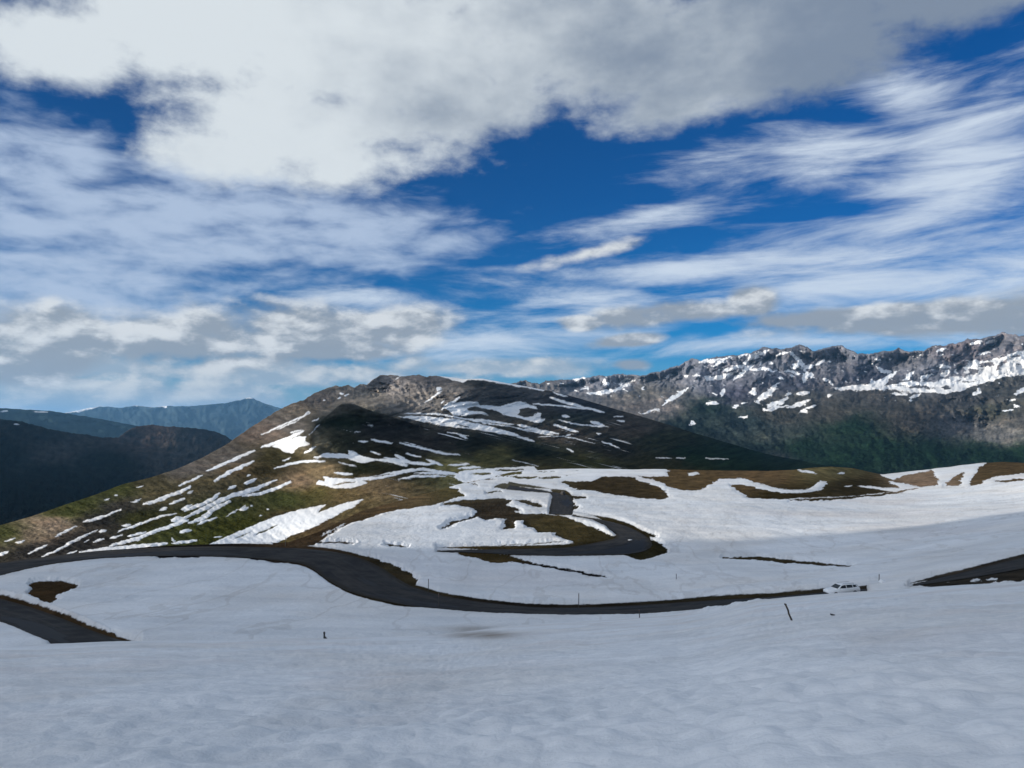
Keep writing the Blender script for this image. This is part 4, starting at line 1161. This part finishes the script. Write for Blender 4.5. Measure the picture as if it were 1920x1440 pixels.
# snow poles along the road: base (x, y) in the photograph's frame, height in m, lean
POLES = [
    (535, 1024, 1.75, 0.00, 'thin dark snow pole at the far edge of the road bend left of the bank'),
    (803, 1112, 2.15, 0.02, 'thin dark snow pole standing just right of the brown bank at the road curve'),
    (823, 1142, 2.1, -0.02, 'thin dark snow pole standing in front of the dark road, right of the curve'),
    (1085, 1141, 2.1, 0.01, 'thin dark snow pole on the far verge at the lowest middle part of the road'),
    (1268, 1092, 1.45, 0.00, 'small faint snow pole in the open snow between the road and the hairpin'),
    (1648, 1098, 1.5, 0.02, 'thin snow pole beside the white snow heap, right of the car'),
    (1199, 1158, 0.95, -0.03, 'short snow pole stub on the near side of the road'),
]
P0 = None
for x, y, h, lean, label in POLES:
    p = field_pt(x, y) if y < crest(x) else world_pt(np.array(x), np.array(y), fore_depth(x, y))
    if P0 is None:
        root = bpy.data.objects.new('snow_pole', None)
        sc.collection.objects.link(root)
        b_ = bmesh.new()
        tube(b_, [(0, 0, -0.35), (0, 0, 0.78)], [0.055, 0.05])
        mesh_obj('pole', b_, M_POLE, root, True)
        b_ = bmesh.new()
        tube(b_, [(0, 0, 0.78), (0, 0, 0.955)], [0.056, 0.054])
        mesh_obj('reflective_band', b_, M_BAND, root, True)
        b_ = bmesh.new()
        tube(b_, [(0, 0, 0.955), (0, 0, 0.985), (0, 0, 1.0)], [0.05, 0.045, 0.02])
        mesh_obj('cap', b_, M_CAP, root, True)
        P0 = root
        o = root
    else:
        o = P0.copy()
        sc.collection.objects.link(o)
        for ch in P0.children:
            c = ch.copy()
            sc.collection.objects.link(c)
            c.parent = o
    o.location = Vector(p)
    o.scale = (1, 1, h)
    o.rotation_euler = (0, lean, 0)
    tag(o, label, 'snow pole', 'snow poles along the road')


def on_slope(x, y):
    D = fore_depth(np.array(float(x)), np.array(float(y)))
    p = Vector(world_pt(np.array(float(x)), np.array(float(y)), D))
    p.z += float(hump(np.array([p.x]), np.array([p.y]))[0] * (1 - sstep(D / DC(x), 0.75, 1.0) * 0.75))
    return p


# leaning stake in the foreground slope
p = on_slope(1484, 1167)
u_ = p.y / F
root = bpy.data.objects.new('leaning_stake', None)
sc.collection.objects.link(root)
root.location = p
b_ = bmesh.new()
tube(b_, [(1.2 * u_, 0, -5 * u_), (0, 0, 1 * u_), (-3.5 * u_, 0.1, 11 * u_), (-4.5 * u_, 0.1, 17 * u_), (-8 * u_, 0.2, 27 * u_)], [2.0 * u_, 1.9 * u_, 1.7 * u_, 1.8 * u_, 1.6 * u_], 9)
mesh_obj('stake', b_, M_WOOD, root, True)
b_ = bmesh.new()
tube(b_, [(-10.0 * u_, 0.2, 28.2 * u_), (-6.5 * u_, 0.2, 26.6 * u_)], [1.5 * u_, 1.6 * u_], 8)
mesh_obj('splintered_top', b_, M_WOOD, root, True)
tag(root, 'crooked dark wooden stake leaning left in the right foreground snow', 'stake')

# short post at the foreground edge
p = on_slope(609, 1198)
u_ = p.y / F
root = bpy.data.objects.new('marker_post', None)
sc.collection.objects.link(root)
root.location = p
b_ = bmesh.new()
tube(b_, [(-1 * u_, 0, -4 * u_), (-1 * u_, 0, 9.5 * u_)], [1.7 * u_, 1.6 * u_], 9)
mesh_obj('post', b_, M_POLE, root, True)
b_ = bmesh.new()
tube(b_, [(-1 * u_, 0, 9.5 * u_), (-1 * u_, 0, 12 * u_), (-1 * u_, 0, 13 * u_)], [2.1 * u_, 2.1 * u_, 1.2 * u_], 9)
mesh_obj('cap', b_, M_CAP, root, True)
b_ = bmesh.new()
tube(b_, [(0.4 * u_, -0.02, 3.5 * u_), (3.4 * u_, -0.05, 0.2 * u_), (4.4 * u_, -0.06, -2 * u_)], [1.5 * u_, 1.6 * u_, 1.4 * u_], 8)  # dark shadow at the post's foot, built as a solid piece
mesh_obj('foot_shadow', b_, M_POLE, root, True)
tag(root, 'short dark marker post with a slanting brace at the left foreground edge', 'post')

# fallen stick below the road
p = field_pt(1121, 1157)
root = bpy.data.objects.new('fallen_stick', None)
sc.collection.objects.link(root)
root.location = Vector(p) + Vector((0, -1.2, 0.15))
b_ = bmesh.new()
tube(b_, [(-0.75, -0.3, -0.35), (-0.1, 0, 0.1), (0.25, 0.1, 0.35), (0.4, 0.2, 0.6)], [0.09, 0.07, 0.06, 0.05], 8)
mesh_obj('stick', b_, M_WOOD, root, True)
tag(root, 'dark stick lying slanted on the snow just below the middle of the road', 'stick')


def rock(name, p, s, seed, mat, label, cat='rock'):
    rnd = random.Random(seed)
    b_ = bmesh.new()
    bmesh.ops.create_icosphere(b_, subdivisions=3, radius=1.0)
    k = [Vector((rnd.uniform(-1, 1), rnd.uniform(-1, 1), rnd.uniform(-1, 1))).normalized() for _ in range(9)]
    for v in b_.verts:
        n_ = v.co.normalized()
        r = 1.0
        for q in k:
            d = n_.dot(q)
            if d > 0.55: r -= (d - 0.55) * 0.55
        r += 0.05 * math.sin(9 * n_.x + seed) * math.cos(7 * n_.y)
        v.co = Vector((n_.x * r * s[0], n_.y * r * s[1], n_.z * r * s[2]))
    o = mesh_obj(name, b_, mat, None, False)
    o.location = p
    return tag(o, label, cat)


M_ROCK = plain_mat('dark_rock', (0.05, 0.047, 0.045), 0.9, 0.35, 5)
M_SNOWCLUMP = plain_mat('packed_snow', (0.82, 0.84, 0.86), 0.6, 0.06, 3)
p = on_slope(1562, 1159)
rock('rock', p, (p.y / F * 5.0, 0.22, p.y / F * 2.2), 4, M_ROCK, 'small dark stone lying alone on the foreground snow right of the stake')
p = Vector(field_pt(1055, 928))
rock('boulder', p + Vector((0, 0, 0.5)), (1.25, 1.1, 1.1), 8, M_ROCK, 'dark boulder at the road edge where the far road turns between snow banks', 'boulder')
p = Vector(field_pt(1654, 1098))
rock('snow_clump', p + Vector((0, 0, 0.35)), (0.62, 0.6, 0.55), 12, M_SNOWCLUMP, 'bright white snow clump beside the thin pole right of the car', 'snow clump')
p = Vector(field_pt(1182, 1013))
rock('snow_clump', p + Vector((0, 0, 0.02)), (0.7, 0.9, 0.16), 15, M_SNOWCLUMP, 'tiny white snow clump lying on the asphalt inside the hairpin bend', 'snow clump')
p = Vector(field_pt(1118, 1162))
rock('snow_clump', p + Vector((0, -0.6, 0.05)), (0.45, 0.4, 0.22), 19, M_SNOWCLUMP, 'white snow clump under the fallen stick below the road', 'snow clump')


# ------------------------------------------------------------------ the white car
def build_car():
    M_PAINT = plain_mat('white_paint', (0.80, 0.82, 0.83), 0.3, 0.03, 2, spec=0.5)
    M_GLASS = plain_mat('car_glass', (0.012, 0.016, 0.018), 0.08, 0.1, 2, spec=0.6)
    M_TYRE = plain_mat('tyre_rubber', (0.02, 0.02, 0.02), 0.85, 0.2, 20)
    M_RIM = plain_mat('alloy_rim', (0.45, 0.46, 0.47), 0.35, 0.05, 20, metal=0.8)
    M_TRIM = plain_mat('black_trim', (0.02, 0.02, 0.022), 0.6, 0.1, 20)
    M_LAMP = plain_mat('lamp_glass', (0.65, 0.68, 0.70), 0.15, 0.05, 20, spec=0.6)
    M_TAIL = plain_mat('tail_lamp', (0.30, 0.015, 0.012), 0.3, 0.05, 20)
    root = bpy.data.objects.new('parked_car', None)
    sc.collection.objects.link(root)
    # body: cross sections along x (nose at -x): x, half width, sill z, belt z, roof z, roof half width
    secs = [(-2.30, 0.62, 0.38, 0.62, 0.66, 0.56), (-2.20, 0.80, 0.27, 0.74, 0.78, 0.66), (-1.75, 0.89, 0.22, 0.86, 0.90, 0.74), (-1.15, 0.91, 0.20, 0.94, 0.99, 0.76), (-0.42, 0.92, 0.20, 0.97, 1.43, 0.64),
            (0.20, 0.92, 0.20, 0.99, 1.50, 0.65), (1.10, 0.92, 0.20, 1.01, 1.48, 0.64), (1.75, 0.90, 0.22, 1.02, 1.38, 0.62), (2.12, 0.86, 0.26, 1.00, 1.05, 0.66), (2.28, 0.78, 0.36, 0.80, 0.84, 0.62)]
    b_ = bmesh.new()
    rings = []
    for x, w, s, bl, rf, rw in secs:
        prof = [(-w * 0.88, s), (-w, s + 0.14), (-w, bl - 0.14), (-w * 0.965, bl), (-rw, rf - 0.045), (-rw * 0.82, rf), (rw * 0.82, rf), (rw, rf - 0.045), (w * 0.965, bl), (w, bl - 0.14), (w, s + 0.14), (w * 0.88, s)]
        rings.append([b_.verts.new((x, yy, zz)) for yy, zz in prof])
    n = len(rings[0])
    for i in range(len(rings) - 1):
        for j in range(n):
            b_.faces.new((rings[i][j], rings[i + 1][j], rings[i + 1][(j + 1) % n], rings[i][(j + 1) % n]))
    b_.faces.new(rings[0])
    b_.faces.new(rings[-1][::-1])
    bmesh.ops.recalc_face_normals(b_, faces=b_.faces)
    body = mesh_obj('body', b_, M_PAINT, root, True)
    # glass panes lie 6 mm proud of the body skin

    def pane(name, pts, off):
        bb = bmesh.new()
        o_ = Vector(off)
        f1 = [bb.verts.new(Vector(q) + o_) for q in pts]
        f2 = [bb.verts.new(Vector(q) - o_ * 0.3) for q in pts]
        bb.faces.new(f1)
        bb.faces.new(f2[::-1])
        for i in range(len(pts)):
            j = (i + 1) % len(pts)
            bb.faces.new((f1[i], f2[i], f2[j], f1[j]))
        bmesh.ops.recalc_face_normals(bb, faces=bb.faces)
        return mesh_obj(name, bb, M_GLASS, root)

    def side(x, z, sgn):   # point on the sloped side glass
        i = max(k for k in range(len(secs) - 1) if secs[k][0] <= x)
        t = (x - secs[i][0]) / (secs[i + 1][0] - secs[i][0])
        w, bl, rf, rw = [secs[i][q] + t * (secs[i + 1][q] - secs[i][q]) for q in (1, 3, 4, 5)]
        f = (z - bl) / max(rf - 0.045 - bl, 1e-3)
        return (x, sgn * (w * 0.965 + (rw - w * 0.965) * f), z)
    for sgn in (-1, 1):
        off = (0, sgn * 0.022, 0.006)
        pane('side_window', [side(-0.82, 1.02, sgn), side(0.16, 1.03, sgn), side(0.16, 1.42, sgn), side(-0.38, 1.355, sgn)], off)
        pane('side_window', [side(0.26, 1.04, sgn), side(1.12, 1.05, sgn), side(1.10, 1.40, sgn), side(0.26, 1.42, sgn)], off)
        pane('side_window', [side(1.22, 1.06, sgn), side(1.80, 1.08, sgn), side(1.66, 1.33, sgn), side(1.20, 1.38, sgn)], off)
    pane('windshield', [(-1.08, -0.70, 1.02), (-1.08, 0.70, 1.02), (-0.50, 0.58, 1.38), (-0.50, -0.58, 1.38)], (-0.02, 0, 0.03))
    pane('rear_window', [(2.06, -0.60, 1.10), (2.06, 0.60, 1.10), (1.82, 0.56, 1.33), (1.82, -0.56, 1.33)], (0.03, 0, 0.02))
    for x in (-1.42, 1.38):
        for sgn in (-1, 1):
            b_ = bmesh.new()
            yy = sgn * 0.80
            tube(b_, [(x, yy - 0.12, 0.33), (x, yy - 0.09, 0.33), (x, yy + 0.09, 0.33), (x, yy + 0.12, 0.33)], [0.29, 0.33, 0.33, 0.29], 24)
            wh = mesh_obj('wheel', b_, M_TYRE, root, False)
            b_ = bmesh.new()
            tube(b_, [(x, yy + sgn * 0.115, 0.33), (x, yy + sgn * 0.135, 0.33)], [0.21, 0.19], 20)
            mesh_obj('rim', b_, M_RIM, wh)
    for sgn in (-1, 1):
        b_ = bmesh.new()
        box(b_, (-2.17, sgn * 0.60, 0.66), (0.16, 0.30, 0.13), 0.03)
        mesh_obj('headlight', b_, M_LAMP, root)
        b_ = bmesh.new()
        box(b_, (2.17, sgn * 0.68, 0.86), (0.14, 0.18, 0.22), 0.03)
        mesh_obj('tail_light', b_, M_TAIL, root)
        b_ = bmesh.new()
        box(b_, (-0.72, sgn * 0.99, 1.03), (0.14, 0.16, 0.12), 0.03)
        mesh_obj('mirror', b_, M_PAINT, root)
    b_ = bmesh.new()
    box(b_, (-2.20, 0, 0.40), (0.24, 1.36, 0.20), 0.04)
    mesh_obj('grille', b_, M_TRIM, root)
    b_ = bmesh.new()
    for sgn in (-1, 1):
        tube(b_, [(-0.2, sgn * 0.56, 1.50), (-0.1, sgn * 0.56, 1.55), (1.4, sgn * 0.56, 1.53), (1.5, sgn * 0.56, 1.48)], [0.02] * 4, 6)
    mesh_obj('roof_rails', b_, M_TRIM, root)
    p = Vector(field_pt(1578, 1116))
    root.location = p + Vector((0, 0, 0.07))
    root.rotation_euler = (0, math.radians(-2.0), math.radians(12))
    root.scale = (0.92, 0.92, 0.92)
    tag(root, 'white car with dark windows on the snowy road, half hidden behind the foreground snow edge', 'car')


build_car()

# ------------------------------------------------------------------ air
b_ = bmesh.new()
bmesh.ops.create_cube(b_, size=1.0)
for v in b_.verts:
    v.co = Vector((v.co.x * 130000, v.co.y * 130000, -1200 + (v.co.z + 0.5) * (1200 + 1100)))
M_AIR = bpy.data.materials.new('air')
M_AIR.use_nodes = True
t_ = M_AIR.node_tree
t_.nodes.clear()
vn = t_.nodes.new('ShaderNodeVolumePrincipled')
vn.inputs['Color'].default_value = (0.27, 0.60, 1.0, 1)
vn.inputs['Density'].default_value = 1.9e-5
vn.inputs['Anisotropy'].default_value = 0.2
mo = t_.nodes.new('ShaderNodeOutputMaterial')
t_.links.new(vn.outputs[0], mo.inputs['Volume'])
hz = mesh_obj('haze', b_, M_AIR)
hz['kind'] = 'stuff'
